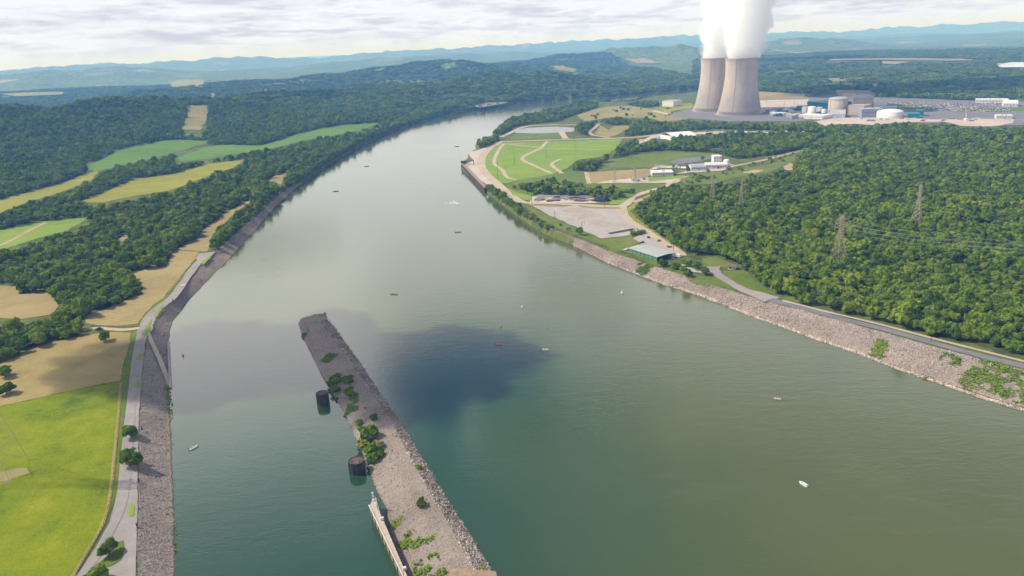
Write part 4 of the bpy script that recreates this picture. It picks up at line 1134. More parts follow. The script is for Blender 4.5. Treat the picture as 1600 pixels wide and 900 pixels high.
SHRUB = quads_mesh(*crown_arrays(1.0, 420, .34, 900, 8, .75), M['leaf'])
SHRUB.transform(Matrix.Translation((0, 0, .55)))
SH = {'leaf': SHRUB}
for kx in ('leaf_bright', 'leaf_dry', 'leaf_dark'):
    c_ = SHRUB.copy(); c_.materials[0] = M[kx]; SH[kx] = c_


def shrub(p, r, label, kind='leaf', h=None, group=None):
    o = obj('shrub', SH[kind], None, p, random.random() * 6.28); o.scale = (r, r, h or r * random.uniform(.8, 1.1))
    return tag(o, label, 'shrub', group)


for px, r_, kx, lb in (((577, 686), 6.0, 'leaf', 'largest dark green bush on the island, behind the near mooring cell'), ((566, 700), 4.2, 'leaf_dry', 'yellowish flowering bush beside the near mooring cell'), ((578, 708), 4.6, 'leaf_bright', 'bright green bush on the island beside the near mooring cell'),
                       ((590, 700), 4.0, 'leaf_dry', 'pale flowering bush on the inland edge of the big island thicket'), ((582, 722), 3.8, 'leaf_bright', 'lowest bright bush of the big island thicket'), ((594, 712), 3.2, 'leaf', 'small bush low on the right of the big island thicket'),
                       ((584, 655), 2.6, 'leaf', 'small bush alone above the big island thicket'), ((562, 663), 2.6, 'leaf_bright', 'low straggling bush above the big island thicket'), ((544, 597), 4.2, 'leaf_dark', 'dark upright bush on the far island crest'),
                       ((525, 597), 4.8, 'leaf', 'tall bush behind the far mooring cell'), ((518, 602), 3.4, 'leaf_dark', 'low dark bush at the edge behind the far mooring cell'), ((523, 612), 4.0, 'leaf_dark', 'dark bush right beside the far mooring cell'),
                       ((546, 617), 4.0, 'leaf', 'tall green bush in the middle of the far island'), ((655, 733), 2.3, 'leaf', 'small dark bush high on the stony outer slope'), ((658, 790), 3.0, 'leaf_dark', 'dark round bush alone on the pale stones'),
                       ((527, 626), 1.6, 'leaf_dark', 'tiny bush at the waterline below the far mooring cell')):
    shrub(isle(px), r_, lb, kx)
for px, r_, lb in (((989, 367), 4, 'round bush at the corner of the flat concrete building'), ((998, 367), 3.4, 'left one of the bushes lining the shed yard'), ((1005, 365), 3.4, 'right one of the bushes lining the shed yard'), ((876, 353), 2.2, 'tiny bush on the grassy bank beside the river marker'),
                   ((1066, 423), 3.0, 'low bush beside the parking area')):
    shrub(GH([px])[0], r_, lb)
g = random.Random(5)
for a_, b_, n_, r_, lb, gr in (((762, 294), (812, 330), 20, 5.5, 'leafy bush on the natural bank upstream of the right riprap', 'bushes along the natural right bank'), ((808, 327), (862, 360), 22, 3.6, 'leafy bush on the natural bank upstream of the right riprap', 'bushes along the natural right bank')):
    for i in range(n_):
        t = i / n_; p = G([(a_[0] + (b_[0] - a_[0]) * t + g.uniform(-4, 5), a_[1] + (b_[1] - a_[1]) * t + g.uniform(-4, 2))])[0]; p[2] = L - 1
        shrub(p, r_ * g.uniform(.6, 1.2), lb, g.choice(['leaf', 'leaf', 'leaf_bright']), None, gr)
for i in range(60):
    px = (g.uniform(835, 1010), g.uniform(281, 312)); p = G([px])[0]
    if not any(inpoly(np.array([p[0]]), np.array([p[1]]), e)[0] for e in EXCL):
        shrub(p, g.uniform(2, 5), 'scrubby bush on the rough ground below the switchyard', g.choice(['leaf', 'leaf_bright', 'leaf']), None, 'bushes below the switchyard')
for i in range(40):
    t = g.random(); px = (1080 + 180 * t + g.uniform(-8, 8), 282 - 42 * t + g.uniform(-6, 6))
    shrub(GH([px])[0], g.uniform(2, 4.5), 'scrubby bush on the open slope above the right wood', g.choice(['leaf', 'leaf_bright']), None, 'bushes on the slope above the wood')
for i in range(26):
    shrub(GH([(g.uniform(915, 1050), g.uniform(167, 186))])[0], g.uniform(2.5, 6), 'dark bush dotted over the dry meadow by the cooling towers', 'leaf_dark', None, 'bushes on the dry meadow')

# green weeds on stone: many small leaves, one sheet of ground cover each
def weeds(pts, name, label, per=2.2, size=.55, hgt=.7, mat='leaf_bright'):
    n = int(len(pts) * per)
    if n < 3: return
    k = rng.integers(0, len(pts), n)
    P = pts[k] + np.column_stack([rng.uniform(-1, 1, (n, 2)), rng.random(n) * hgt])
    keep = fbm(P[:, 0] / 4.5 + 3, P[:, 1] / 4.5, 3) > .37
    P = P[keep]; n = len(P)
    nr_ = rng.normal(0, .5, (n, 3)) + [0, 0, 1]; nr_ /= np.linalg.norm(nr_, axis=1)[:, None]
    t1 = np.cross(nr_, rng.normal(size=(n, 3))); t1 /= np.linalg.norm(t1, axis=1)[:, None]; t2 = np.cross(nr_, t1)
    s = size * rng.uniform(.5, 1.3, (n, 1))
    V = np.stack([P - t1 * s - t2 * s, P + t1 * s - t2 * s, P + t1 * s + t2 * s, P - t1 * s + t2 * s], 1).reshape(-1, 3)
    tag(obj(name, mesh_np(V, np.arange(n * 4).reshape(-1, 4), M[mat], tint=np.repeat(rng.random(n), 4))), label, None, None, 'stuff')


for (pts, d_), lb in zip(GREEN, ('large patch of bright creeping weeds on the right riprap', 'small green weed patch midway up the right riprap', 'thin weed patch near the road on the right riprap', 'weeds low on the riprap beside the green shed')):
    weeds(pts, 'weeds', lb, 11, .42, .7)
_S = S3.reshape(-1, 3)
for px, lb in (([(610, 812), (622, 800), (628, 803), (626, 813), (612, 818)], 'bright weeds where the lock wall meets the island'), ([(622, 842), (640, 824), (648, 822), (640, 836), (660, 840), (680, 838), (676, 846), (640, 852), (628, 848)], 'forked weed patch across the island gravel'),
               ([(644, 880), (660, 866), (682, 862), (688, 872), (684, 884), (702, 894), (690, 905), (648, 905)], 'large weed patch at the near end of the island'), ([(500, 560), (512, 550), (528, 552), (514, 564)], 'weed patch on the far island top'),
               ([(470, 518), (480, 510), (484, 514), (474, 522)], 'weed patch near the far tip of the island'), ([(538, 640), (546, 620), (558, 612), (560, 632), (552, 642)], 'weeds around the bushes of the far island'), ([(746, 884), (758, 884), (764, 892), (750, 893)], 'weeds at the near outer corner of the island')):
    pw = G(px, 4.0)[:, :2]; weeds(_S[inpoly(_S[:, 0], _S[:, 1], pw)], 'weeds', lb, 3.5, .42, .6)
_S = S1.reshape(-1, 3)
for px, lb in (([(255, 600), (264, 603), (268, 655), (260, 640)], 'weeds along the waterline below the landing stage'), ([(268, 815), (276, 818), (276, 860), (270, 858)], 'sparse weeds at the waterline of the left riprap')):
    pw = G(px, 1.5)[:, :2]; weeds(_S[inpoly(_S[:, 0], _S[:, 1], pw)], 'weeds', lb, 2.0, .45, .6)

# ------------------------------------------------------------------ cooling towers and their steam
def cooling_tower(px, label, height, seed):
    p = GH([px])[0]; p[2] = L
    t = tag(empty('cooling_tower', p), label, 'cooling tower', None)
    H = height; k = H / 146
    def rad(z):
        q = z / H
        thr = .80
        return k * (40.5 * math.sqrt(1 + ((thr - q) / .62) ** 2 * .62) if q < thr else 40.5 * math.sqrt(1 + ((q - thr) / .62) ** 2 * .7)) * 1.03
    zs = [9 + (H - 9) * i / 40 for i in range(41)]
    prof = [(rad(z), z) for z in zs] + [(rad(H) - 1.2, H), (rad(H) - 1.4, H - 3)] + [(rad(z) - 1.3, z) for z in reversed(zs[:-1:4])] + [(rad(9), 9)]
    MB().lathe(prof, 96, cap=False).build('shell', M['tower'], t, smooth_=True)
    MB().lathe([(rad(H) + .1, H - 2.2), (rad(H) + .75, H - 2.0), (rad(H) + .75, H + .25), (rad(H) - 1.25, H + .25), (rad(H) - 1.25, H - 2)], 96, cap=False).build('rim_beam', M['concrete'], t)
    cl = MB(); rb_, rt = rad(0), rad(9)
    for i in range(48):
        for s in (-1, 1):
            a, b_ = 2 * PI * i / 48, 2 * PI * (i + s * .5) / 48
            cl.bar((rb_ * math.cos(a), rb_ * math.sin(a), -.5), (rt * math.cos(b_), rt * math.sin(b_), 9.3), .75, .75, 5)
    tag(cl.build('support_columns', M['pale'], t), kind='stuff')
    MB().lathe([(rb_ - 6, .0), (rb_ - 6, 9.2), (rb_ - 5.5, 9.2), (rb_ - 5.5, 0)], 64, cap=False).build('louver_screen', M['dark'], t)
    MB().lathe([(rb_ + 4, -1), (rb_ + 4, 1.2), (rb_ + 3.2, 1.2), (rb_ + 3.2, .2), (1, .2)], 64, cap=False).build('basin', M['pale'], t)
    # stair tower line up the shell
    ld = MB()
    pr = [(rad(z) + .5, z) for z in zs[::2]]
    for (ra, za), (rb2, zb) in zip(pr[:-1], pr[1:]): ld.bar((ra * math.cos(-2.2), ra * math.sin(-2.2), za), (rb2 * math.cos(-2.2), rb2 * math.sin(-2.2), zb), .35)
    ld.build('ladder', M['greymetal'], t)
    return p, rad(H)


TR = cooling_tower((1155, 178), 'nearer of two concrete cooling towers, overlapping the other, steam rising from it', 137, 1)
TL = cooling_tower((1116, 172.5), 'farther concrete cooling tower, partly hidden behind the other, steam rising from it', 137, 2)

m, nt = new_mat('steam')
vs = N(nt, 'ShaderNodeVolumeScatter'); vs.inputs['Color'].default_value = (.992, .992, .993, 1); vs.inputs['Density'].default_value = .058; vs.inputs['Anisotropy'].default_value = .25
o = N(nt, 'ShaderNodeOutputMaterial'); nt.links.new(vs.outputs[0], o.inputs['Volume'])
M['steam'] = m


def plume(base, r0, drift, seed, label, grow=1.0, mat='steam', parent=None):
    nu, nv = 200, 260
    H0, top = L + 133.5, 430.0
    u = np.linspace(0, 2 * PI, nu, endpoint=False); v = np.linspace(0, 1, nv)
    U, Vv = np.meshgrid(u, v)
    zz = H0 + (top - H0) * Vv
    rise = (zz - H0)
    rb_ = r0 * (.96 + .05 * smooth(0, 14, rise) + .0016 * rise)
    dirx, diry = np.cos(U), np.sin(U)
    sx_, sy_, sz_ = dirx * 1.0 * 40, diry * 40, zz
    nz = lambda f_, o_: fbm(sx_ / f_ + o_ + seed * 7.1 + sz_ / (f_ * 1.9), sy_ / f_ - o_ + sz_ / f_ * .9 + seed * 3.3, 3) - .5
    billow = (np.abs(nz(26, 3)) * -85 + nz(60, 9) * 36 + np.abs(nz(11, 21)) * -46 + 20) * smooth(3, 46, rise)
    rr_ = np.maximum(rb_ + billow, 6)
    rr_ = rr_ * np.where(rise < 3, .96, 1) + (grow - 1) * smooth(10, 60, rise) * (14 + 16 * (nz(17, 50) + .5))
    cx = drift[0] * rise + 5 * np.sin(rise / 44 + seed); cy = drift[1] * rise
    P = np.stack([base[0] + cx + rr_ * dirx, base[1] + cy + rr_ * diry, zz + (np.abs(nz(24, 40)) - .2) * 14 * smooth(4, 40, rise)], -1).reshape(-1, 3)
    ii, jj = np.meshgrid(np.arange(nv - 1), np.arange(nu), indexing='ij')
    a = (ii * nu + jj).ravel(); b_ = (ii * nu + (jj + 1) % nu).ravel()
    q = np.stack([a, b_, b_ + nu, a + nu], 1)
    c0, c1 = len(P), len(P) + 1
    P = np.vstack([P, [[base[0], base[1], H0], [base[0] + drift[0] * (top - H0), base[1] + drift[1] * (top - H0), top + 15]]])
    caps = [(c0, (j + 1) % nu, j, j) for j in range(nu)] + [(c1, (nv - 1) * nu + j, (nv - 1) * nu + (j + 1) % nu, (nv - 1) * nu + (j + 1) % nu) for j in range(nu)]
    me = quads_mesh(P, np.vstack([q, np.array(caps)]), np.zeros(len(P)), M[mat])
    for p_ in me.polygons: p_.use_smooth = True
    if parent is not None: return obj('steam_veil', me, parent)
    return tag(obj('steam', me), label, 'steam', None, 'stuff')


m, nt = new_mat('thin steam')
vs = N(nt, 'ShaderNodeVolumeScatter'); vs.inputs['Color'].default_value = (.998, .998, .998, 1); vs.inputs['Density'].default_value = .014; vs.inputs['Anisotropy'].default_value = .25
o = N(nt, 'ShaderNodeOutputMaterial'); nt.links.new(vs.outputs[0], o.inputs['Volume'])
M['veil'] = m
for T_, dr, sd_, lb in ((TL, (.10, .02), 1, 'white steam column rising from the farther cooling tower'), (TR, (.07, -.02), 2, 'white steam column rising from the nearer cooling tower')):
    core = plume(T_[0], T_[1], dr, sd_, lb, .86)
    plume(T_[0], T_[1], dr, sd_ + 5, '', 1.05, 'veil', core)


# ------------------------------------------------------------------ buildings
def span(p1, p2, z=L):
    a, b_ = GH([p1])[0], GH([p2])[0]
    d = b_ - a; ln = math.hypot(d[0], d[1]); return a, ln, math.atan2(d[1], d[0])


def building(name, label, cat, p1, p2, depth, h, wall, roof, style='flat', windows=0, doors=0, group=None, over=.4, storeys=1):
    """p1-p2: front base corners in the photograph; the rest is built behind that line"""
    a, ln, rz = span(p1, p2)
    t = tag(empty(name, a, rz), label, cat, group)
    wl = MB(); wl.prism([(0, 0), (ln, 0), (ln, depth), (0, depth)], -.5, h)
    if style == 'gable': wl.add([(0, 0, h), (0, depth, h), (0, depth / 2, h + depth * .16), (ln, 0, h), (ln, depth, h), (ln, depth / 2, h + depth * .16)], [(0, 2, 1), (3, 4, 5)])
    wl.build('wall', wall, t)
    r = MB()
    if style == 'gable':
        e = depth * .16
        for s in (0, 1):
            y0 = -over if s == 0 else depth + over
            z0 = h - over * .32
            r.add([(-over, y0, z0), (ln + over, y0, z0), (ln + over, depth / 2, h + e), (-over, depth / 2, h + e), (-over, y0, z0 + .25), (ln + over, y0, z0 + .25), (ln + over, depth / 2, h + e + .25), (-over, depth / 2, h + e + .25)],
                  [(0, 3, 2, 1), (4, 5, 6, 7), (0, 1, 5, 4), (1, 2, 6, 5), (2, 3, 7, 6), (3, 0, 4, 7)])
    elif style == 'arched':
        n = 10
        V, Fc = [], []
        for i in range(n + 1):
            y_ = -over + (depth + 2 * over) * i / n; z_ = h + depth * .10 * math.sin(PI * i / n)
            V += [(-over, y_, z_ + .02), (ln + over, y_, z_ + .02)]
        Fc = [(2 * i, 2 * i + 1, 2 * i + 3, 2 * i + 2) for i in range(n)]
        V2 = [(x_, y_, z_ - .3) for x_, y_, z_ in V]; k = len(V)
        r.add(V + V2, Fc + [tuple(k + i for i in f[::-1]) for f in Fc] + [(2 * i + 1, k + 2 * i + 1, k + 2 * i + 3, 2 * i + 3) for i in range(n)] + [(2 * i + 2, k + 2 * i + 2, k + 2 * i, 2 * i) for i in range(n)] + [(0, k, k + 1, 1), (2 * n + 1, k + 2 * n + 1, k + 2 * n, 2 * n)])
    else:
        r.prism([(-over, -over), (ln + over, -over), (ln + over, depth + over), (-over, depth + over)], h + .003, h + .5)
    ro = r.build('roof', roof, t)
    if style == 'flat' and ln > 18:
        for i in range(int(ln / 22) + 1):
            MB().box((ln * (.2 + .6 * random.random()), depth * (.3 + .4 * random.random()), h + 1.1), (2.4, 1.8, 1.2)).build('roof_vent', M['greymetal'], ro)
    for st in range(storeys):
        for i in range(windows):
            x_ = ln * (i + .5) / windows
            MB().box((x_, -.03, h * (st + .58) / storeys), (min(2.2, ln / windows * .6), .12, min(1.5, h / storeys * .4))).build('window', M['window'], t)
    for i in range(doors):
        x_ = ln * (i + 1) / (doors + 1) + 1.3
        MB().box((x_, -.05, 1.5), (3.2, .16, 3.0)).build('door', M['greymetal'], t)
    return t, ln


# green boat shed on the right bank
a, ln, rz = span((983, 394), (1026, 408))
t = tag(empty('boat_shed', a, rz), 'long green shed with a pale curved roof and an open end by the right bank', 'shed')
dp = 21.0; h = 4.2
wl = MB(); wl.prism([(0, 0), (ln, 0), (ln, .4), (0, .4)], -.5, h); wl.prism([(0, dp - .4), (ln, dp - .4), (ln, dp), (0, dp)], -.5, h); wl.prism([(0, .4), (.4, .4), (.4, dp - .4), (0, dp - .4)], -.5, h)
wl.build('wall', M['greenwall'], t)
MB().prism([(ln - 6, .5), (ln - 5.6, .5), (ln - 5.6, dp - .5), (ln - 6, dp - .5)], 0, h).build('dark_inner_panel', M['dark'], t)  # dark panel set inside the open end, standing in for its shade
for i in range(1, 7): MB().box((ln * i / 7, -.1, h / 2), (.5, .25, h)).build('wall_post', M['dark'], t)
n = 12; V = []
for i in range(n + 1):
    y_ = -.8 + (dp + 1.6) * i / n; z_ = h + .8 * math.sin(PI * i / n)
    V += [(-.8, y_, z_), (ln + 1.5, y_, z_)]
r = MB(); k = len(V); Fc = [(2 * i, 2 * i + 1, 2 * i + 3, 2 * i + 2) for i in range(n)]
r.add(V + [(x_, y_, z_ - .35) for x_, y_, z_ in V], Fc + [tuple(k + q for q in f[::-1]) for f in Fc] + [(2 * i + 1, k + 2 * i + 1, k + 2 * i + 3, 2 * i + 3) for i in range(n)] + [(2 * i + 2, k + 2 * i + 2, k + 2 * i, 2 * i) for i in range(n)] + [(1, 0, k, k + 1), (2 * n, 2 * n + 1, k + 2 * n + 1, k + 2 * n)])
r.build('roof', M['greenroof'], t)
for i in range(1, 8): MB().bar((ln * i / 8, -.9, h + .12), (ln * i / 8, -.2, h + .35), .12).build('roof_seam', M['greymetal'], t)

# long flat concrete building: two tapering sides
q = GH([(868, 328), (952, 366), (990, 359), (901, 323)])
t = tag(empty('storage_building', q[1]), 'very long flat roofed concrete building with a row of white piers along its river side', 'building')
lp = [(p_[0] - q[1][0], p_[1] - q[1][1]) for p_ in q]
cen = np.mean(lp, 0)
MB().prism([tuple(np.array(p_) * .985 + cen * .015) for p_ in lp], -.3, 1.9).build('wall', M['concrete'], t)
MB().prism(lp, 1.903, 2.2).build('roof', M['slab'], t)
A, B = np.array(lp[0]), np.array(lp[1]); d = B - A; ang = math.atan2(d[1], d[0]); nrm = np.array([d[1], -d[0]]) / np.linalg.norm(d)
if nrm @ cen > 0: nrm = -nrm
for i in range(42):
    c_ = A + d * (i + .5) / 42 + nrm * .4
    if i in (20, 24, 25): continue
    MB().box((c_[0], c_[1], 1.1), (np.linalg.norm(d) / 42 * .36, .9, 2.5), ang).build('pier', M['offwhite'], t)
A, B = np.array(lp[1]), np.array(lp[2]); d = B - A; ang = math.atan2(d[1], d[0]); nrm = np.array([d[1], -d[0]]) / np.linalg.norm(d)
if nrm @ cen > 0: nrm = -nrm
c_ = A + d / 2 + nrm * .25; MB().box((c_[0], c_[1], 2.2), (np.linalg.norm(d), .6, .5), ang).build('parapet', M['white'], t)

building('picnic_hut', 'small pale hut with a brown pitched roof at the wood edge', 'hut', (1138, 421), (1149, 422), 6, 2.8, M['offwhite'], M['brownroof'], 'gable', 2, 1, over=.8)
building('switchyard_building', 'low white building with dark windows beside the switchyard', 'building', (1019, 276), (1052, 275), 22, 5.5, M['offwhite'], M['white'], 'flat', 8, 1)
building('office_building', 'white office building with a grey pitched roof and a gabled front', 'building', (1080, 267), (1102, 266), 18, 6, M['offwhite'], M['greyroof'], 'gable', 6, 1)
building('workshop', 'long white workshop with a pale roof next to the office building', 'building', (1103, 264), (1136, 263), 16, 6, M['white'], M['offwhite'], 'gable', 8, 2)
building('block_house', 'tall square grey block house behind the white workshop', 'building', (1115, 256.5), (1127, 256), 15, 12, M['offwhite'], M['white'], 'flat', 3, 1, storeys=2)
building('annex', 'small white annex on the left side of the office building', 'building', (1064, 267), (1076, 267), 12, 4, M['white'], M['white'], 'flat', 3, 1)
building('dome_hall', 'big white vaulted hall with a bright roof amid the tree belts', 'hall', (1051, 220), (1088, 217), 55, 7, M['white'], M['white'], 'arched', 0, 2)
building('river_house', 'grey pump house with a flat roof left of the cooling towers', 'building', (1052, 167), (1066, 165), 40, 16, M['offwhite'], M['concrete'], 'flat', 4, 1)
# power station
building('turbine_hall', 'huge dark teal hall of the power station', 'hall', (1261, 168), (1297, 171), 70, 15, M['teal'], M['teal'], 'flat', 0, 3)
for k_, (p1, p2, dp_, h_, wl_, rf_, st_, nw, lb) in enumerate((
    ((1224, 173), (1246, 174), 30, 9, M['greyblue'], M['greyroof'], 'flat', 6, 'low blue grey shed of the power station, nearest the cooling tower'),
    ((1244, 174), (1258, 174), 26, 13, M['teal'], M['greyroof'], 'flat', 3, 'small teal shed left of the white tanks'),
    ((1248, 185), (1285, 187), 40, 8, M['offwhite'], M['white'], 'flat', 9, 'wide low white roofed store in front of the white tanks'),
    ((1296, 184), (1320, 184), 50, 8, M['offwhite'], M['greyroof'], 'gable', 6, 'pale roofed store in front of the left containment building'),
    ((1323, 179), (1349, 180), 40, 22, M['concrete'], M['concrete'], 'flat', 0, 'grey concrete auxiliary block between the two containment buildings'),
    ((1346, 184), (1378, 183), 30, 19, M['greyblue'], M['greyroof'], 'flat', 10, 'flat grey office block right of the containment buildings'),
    ((1364, 173), (1385, 172), 40, 20, M['offwhite'], M['offwhite'], 'flat', 6, 'white service block behind the grey office block'),
    ((1380, 176), (1400, 176), 30, 13, M['greyblue'], M['greyroof'], 'flat', 8, 'small grey block between office block and parking lots'),
    ((1418, 185), (1436, 185), 26, 10, M['teal'], M['teal'], 'flat', 3, 'small teal shed beside the white storage dome'),
    ((1431, 182), (1443, 182), 22, 13, M['teal'], M['teal'], 'flat', 2, 'tall narrow teal shed right of its lower twin'),
    ((1524, 161), (1575, 161), 40, 8, M['offwhite'], M['white'], 'flat', 10, 'long white roofed warehouse behind the car parks'),
    ((1567, 167), (1590, 167), 40, 8, M['offwhite'], M['white'], 'gable', 5, 'white pitched roof warehouse at the right end of the car parks'),
    ((1556, 186), (1582, 186), 24, 7, M['offwhite'], M['offwhite'], 'flat', 6, 'low pale building at the right end of the gravel lot'),
    ((1316, 153), (1336, 153), 40, 12, M['concrete'], M['dirt'], 'flat', 5, 'brown roofed shed behind the left containment building'),
    ((1205, 181), (1222, 182), 22, 7, M['offwhite'], M['white'], 'flat', 5, 'low white shed just right of the nearer cooling tower'),
    ((1226, 183), (1240, 184), 22, 6, M['greyblue'], M['tanroof'], 'flat', 4, 'low tan roofed shed among the clutter by the cooling tower'))):
    building('plant_building', lb, 'building', p1, p2, dp_, h_, wl_, rf_, st_, nw, 1 if nw else 0)


def round_tank(name, label, cat, px, r, h, dome, wallm, roofm, parts=True):
    p = GH([px])[0]; t = tag(empty(name, p), label, cat)
    MB().lathe([(r, -.5), (r, h), (r - .5, h + .02)], 40, cap=False).build('wall', wallm, t, smooth_=True)
    MB().lathe([(r + .15, h + .02)] + [(r * math.cos(a_), h + .02 + dome * math.sin(a_)) for a_ in np.linspace(.05, PI / 2 - .02, 8)], 40).build('roof', roofm, t, smooth_=True)
    if parts:
        MB().lathe([(r + .05, h - 1.6), (r + .5, h - 1.5), (r + .5, h - .3), (r + .05, h - .2)], 40, cap=False).build('ring_beam', M['concrete'], t)
        mb = MB()
        for i in range(6):
            a_ = 2 * PI * i / 6 + .3; mb.bar((r * math.cos(a_) * 1.01, r * math.sin(a_) * 1.01, 0), (r * math.cos(a_) * 1.01, r * math.sin(a_) * 1.01, h), .5)
        mb.build('pipework', M['greymetal'], t)
    return t


round_tank('containment_building', 'left of the two round concrete containment buildings with shallow domes', 'reactor building', (1308, 178), 22, 36, 5, M['concrete'], M['greyroof'])
round_tank('containment_building', 'right of the two round concrete containment buildings with shallow domes', 'reactor building', (1347, 173), 22.5, 33, 7, M['concrete'], M['greyroof'])
round_tank('storage_dome', 'wide low white dome tank in front of the grey office block', 'tank', (1390, 183), 28, 12, 6, M['white'], M['white'], False)
for px, r_, h_, lb in (((1257, 178), 7.5, 16, 'leftmost of the white tanks under the teal hall'), ((1268, 180), 9.5, 19, 'largest and nearest white tank under the teal hall'), ((1280, 178), 7.5, 15, 'cream tank right of the largest white tank'), ((1287, 179), 5.5, 11, 'smallest white tank beside the containment building'),
                   ((1135, 259), 4.5, 8, 'single white upright tank next to the block house')):
    round_tank('storage_tank', lb, 'tank', px, r_, h_, 2.5, M['offwhite'], M['white'], False)

# crawler crane
p = GH([(1509, 188)])[0]; t = tag(empty('crane', p, .4), 'white lattice boom crane on the gravel lot of the power station', 'crane')
MB().box((0, 0, 2.5), (7, 5, 3)).build('cab', M['white'], t); MB().box((0, 2.2, .6), (8, 1.2, 1.2)).build('track', M['dark'], t); MB().box((0, -2.2, .6), (8, 1.2, 1.2)).build('track', M['dark'], t)
bm_ = MB()
for s in (-.7, .7):
    for e in (-.7, .7): bm_.bar((1 + e, s, 3), (-6 + e * .3, s * .3, 27), .3)
for i in range(12): bm_.bar((1 - 7 * i / 12 + .7, -.7, 3 + 2 * i), (1 - 7 * (i + 1) / 12 - .5, .6, 5 + 2 * i), .18)
bm_.build('boom', M['white'], t)

# ------------------------------------------------------------------ pylons, poles, wires
def pylon(px, H, base, label, rz=0, top=1.3, mat='pylon', arms=(.80, .87, .94), armlen=5.5, r=.22, flat=None):
    p = GH([px])[0]; t = tag(empty('lattice_pylon', p, rz), label, 'pylon')
    r = r * .72
    waist = .70
    def half(z):
        q = z / H
        return base / 2 + (top - base / 2) * min(1, q / waist)
    for sx_ in (-1, 1):
        for sy_ in (-1, 1):
            lg = MB(); zs = [-.5, H * waist, H]
            for a_, b_ in zip(zs[:-1], zs[1:]): lg.bar((sx_ * half(a_), sy_ * half(a_), a_), (sx_ * half(b_), sy_ * half(b_), b_), r)
            lg.build('leg', M[mat], t)
    br = MB(); z = 0.0; lv = [0]
    while lv[-1] < H - 1: lv.append(min(H, lv[-1] + max(2.0, half(lv[-1]) * 1.45)))
    for a_, b_ in zip(lv[:-1], lv[1:]):
        ha, hb = half(a_), half(b_)
        cs = [(-1, -1), (1, -1), (1, 1), (-1, 1)]
        for i in range(4):
            (ax, ay), (bx, by) = cs[i], cs[(i + 1) % 4]
            br.bar((ax * ha, ay * ha, a_), (bx * hb, by * hb, b_), r * .55); br.bar((bx * ha, by * ha, a_), (ax * hb, ay * hb, b_), r * .55)
            br.bar((ax * hb, ay * hb, b_), (bx * hb, by * hb, b_), r * .6)
    br.build('bracing', M[mat], t)
    for q in arms:
        ar = MB(); z = H * q
        for s in (-1, 1):
            for e in (-1, 1): ar.bar((s * top, e * top * .8, z), (s * (armlen + top), 0, z + .4), r * .7); ar.bar((s * top, e * top * .8, z + 2), (s * (armlen + top), 0, z + .5), r * .5)
        ao = ar.build('cross_arm', M[mat], t)
        for s in (-1, 1): MB().lathe([(.16, -2.2), (.3, -1.8), (.16, -1.2), (.3, -.8), (.14, 0)], 8, (s * (armlen + top), 0, z + .3)).build('insulator', M['greyblue'], ao)
    pk = MB()
    for s in (-1, 1): pk.bar((s * top, 0, H), (s * top * 2.6, 0, H + 3), r * .7); pk.bar((-s * top, 0, H), (s * top * 2.6, 0, H + 3), r * .5)
    pk.build('peak', M[mat], t)
    return p


PY = pylon((1308, 421), 46, 13, 'tall brown lattice pylon rising from the near part of the right wood', R_(20))
PY2 = pylon((1430, 360), 46, 10, 'slim lattice pylon deeper in the right wood, to the right of the tall one', R_(40), top=1.0, armlen=2.5)
pylon((1157, 328), 33, 7, 'small grey lattice pylon standing in the wood edge, right of its twin', R_(70), top=1.0, armlen=1.5)
pylon((1112, 318), 33, 7, 'small grey lattice pylon standing in the wood edge, left of its twin', R_(70), top=1.0, armlen=1.5)
pylon((-9, 742), 86, 23, 'huge lattice pylon on the bright meadow, cut by the left edge of the photo', R_(12), top=2.5, armlen=10, r=.17, mat='greymetal')
for px, lb in (((960, 286), 'thin steel pole frame on the left of the switchyard'), ((992, 288), 'thin steel pole frame below the switchyard transformers')):
    pylon(px, 26, 4, lb, .3, top=.6, armlen=3, r=.16, mat='greymetal', arms=(.9,))


def wire(a, b_, sag, r, label, group):
    a, b_ = np.array(a), np.array(b_); mb = MB(); n = 20
    pts = [a + (b_ - a) * i / n - np.array([0, 0, sag * 4 * (i / n) * (1 - i / n)]) for i in range(n + 1)]
    for p_, q_ in zip(pts[:-1], pts[1:]): mb.bar(p_, q_, r, n=3)
    tag(mb.build('power_line', M['greymetal']), label, 'power line', group)


E0 = GH([(1760, 470)])[0]
ct, st_ = math.cos(R_(20)), math.sin(R_(20))
for q in (.80, .87, .94):
    for s in (-1, 1):
        wire(PY + np.array([s * 6.8 * ct, s * 6.8 * st_, 46 * q - 2]), E0 + np.array([s * 6.8 * ct, s * 6.8 * st_, 46 * q - 2]), 6, .055, 'thin power line running from the tall brown pylon over the wood to the right', 'power lines over the right wood')


def pole(px, h, label, arms=1, group=None, mat='wood'):
    p = GH([px])[0]; t = tag(empty('utility_pole', p, random.uniform(-.4, .4)), label, 'utility pole', group)
    MB().bar((0, 0, -.5), (0, 0, h), .30, .2, 8).build('pole', M[mat], t)
    for i in range(arms):
        c = MB().box((0, .25, h - .8 - 1.4 * i), (3.2, .22, .25)).build('cross_arm', M[mat], t)
        for s in (-1.4, 0, 1.4): MB().lathe([(.1, 0), (.16, .15), (.1, .4)], 6, (s, .25, h - .66 - 1.4 * i)).build('insulator', M['greymetal'], c)


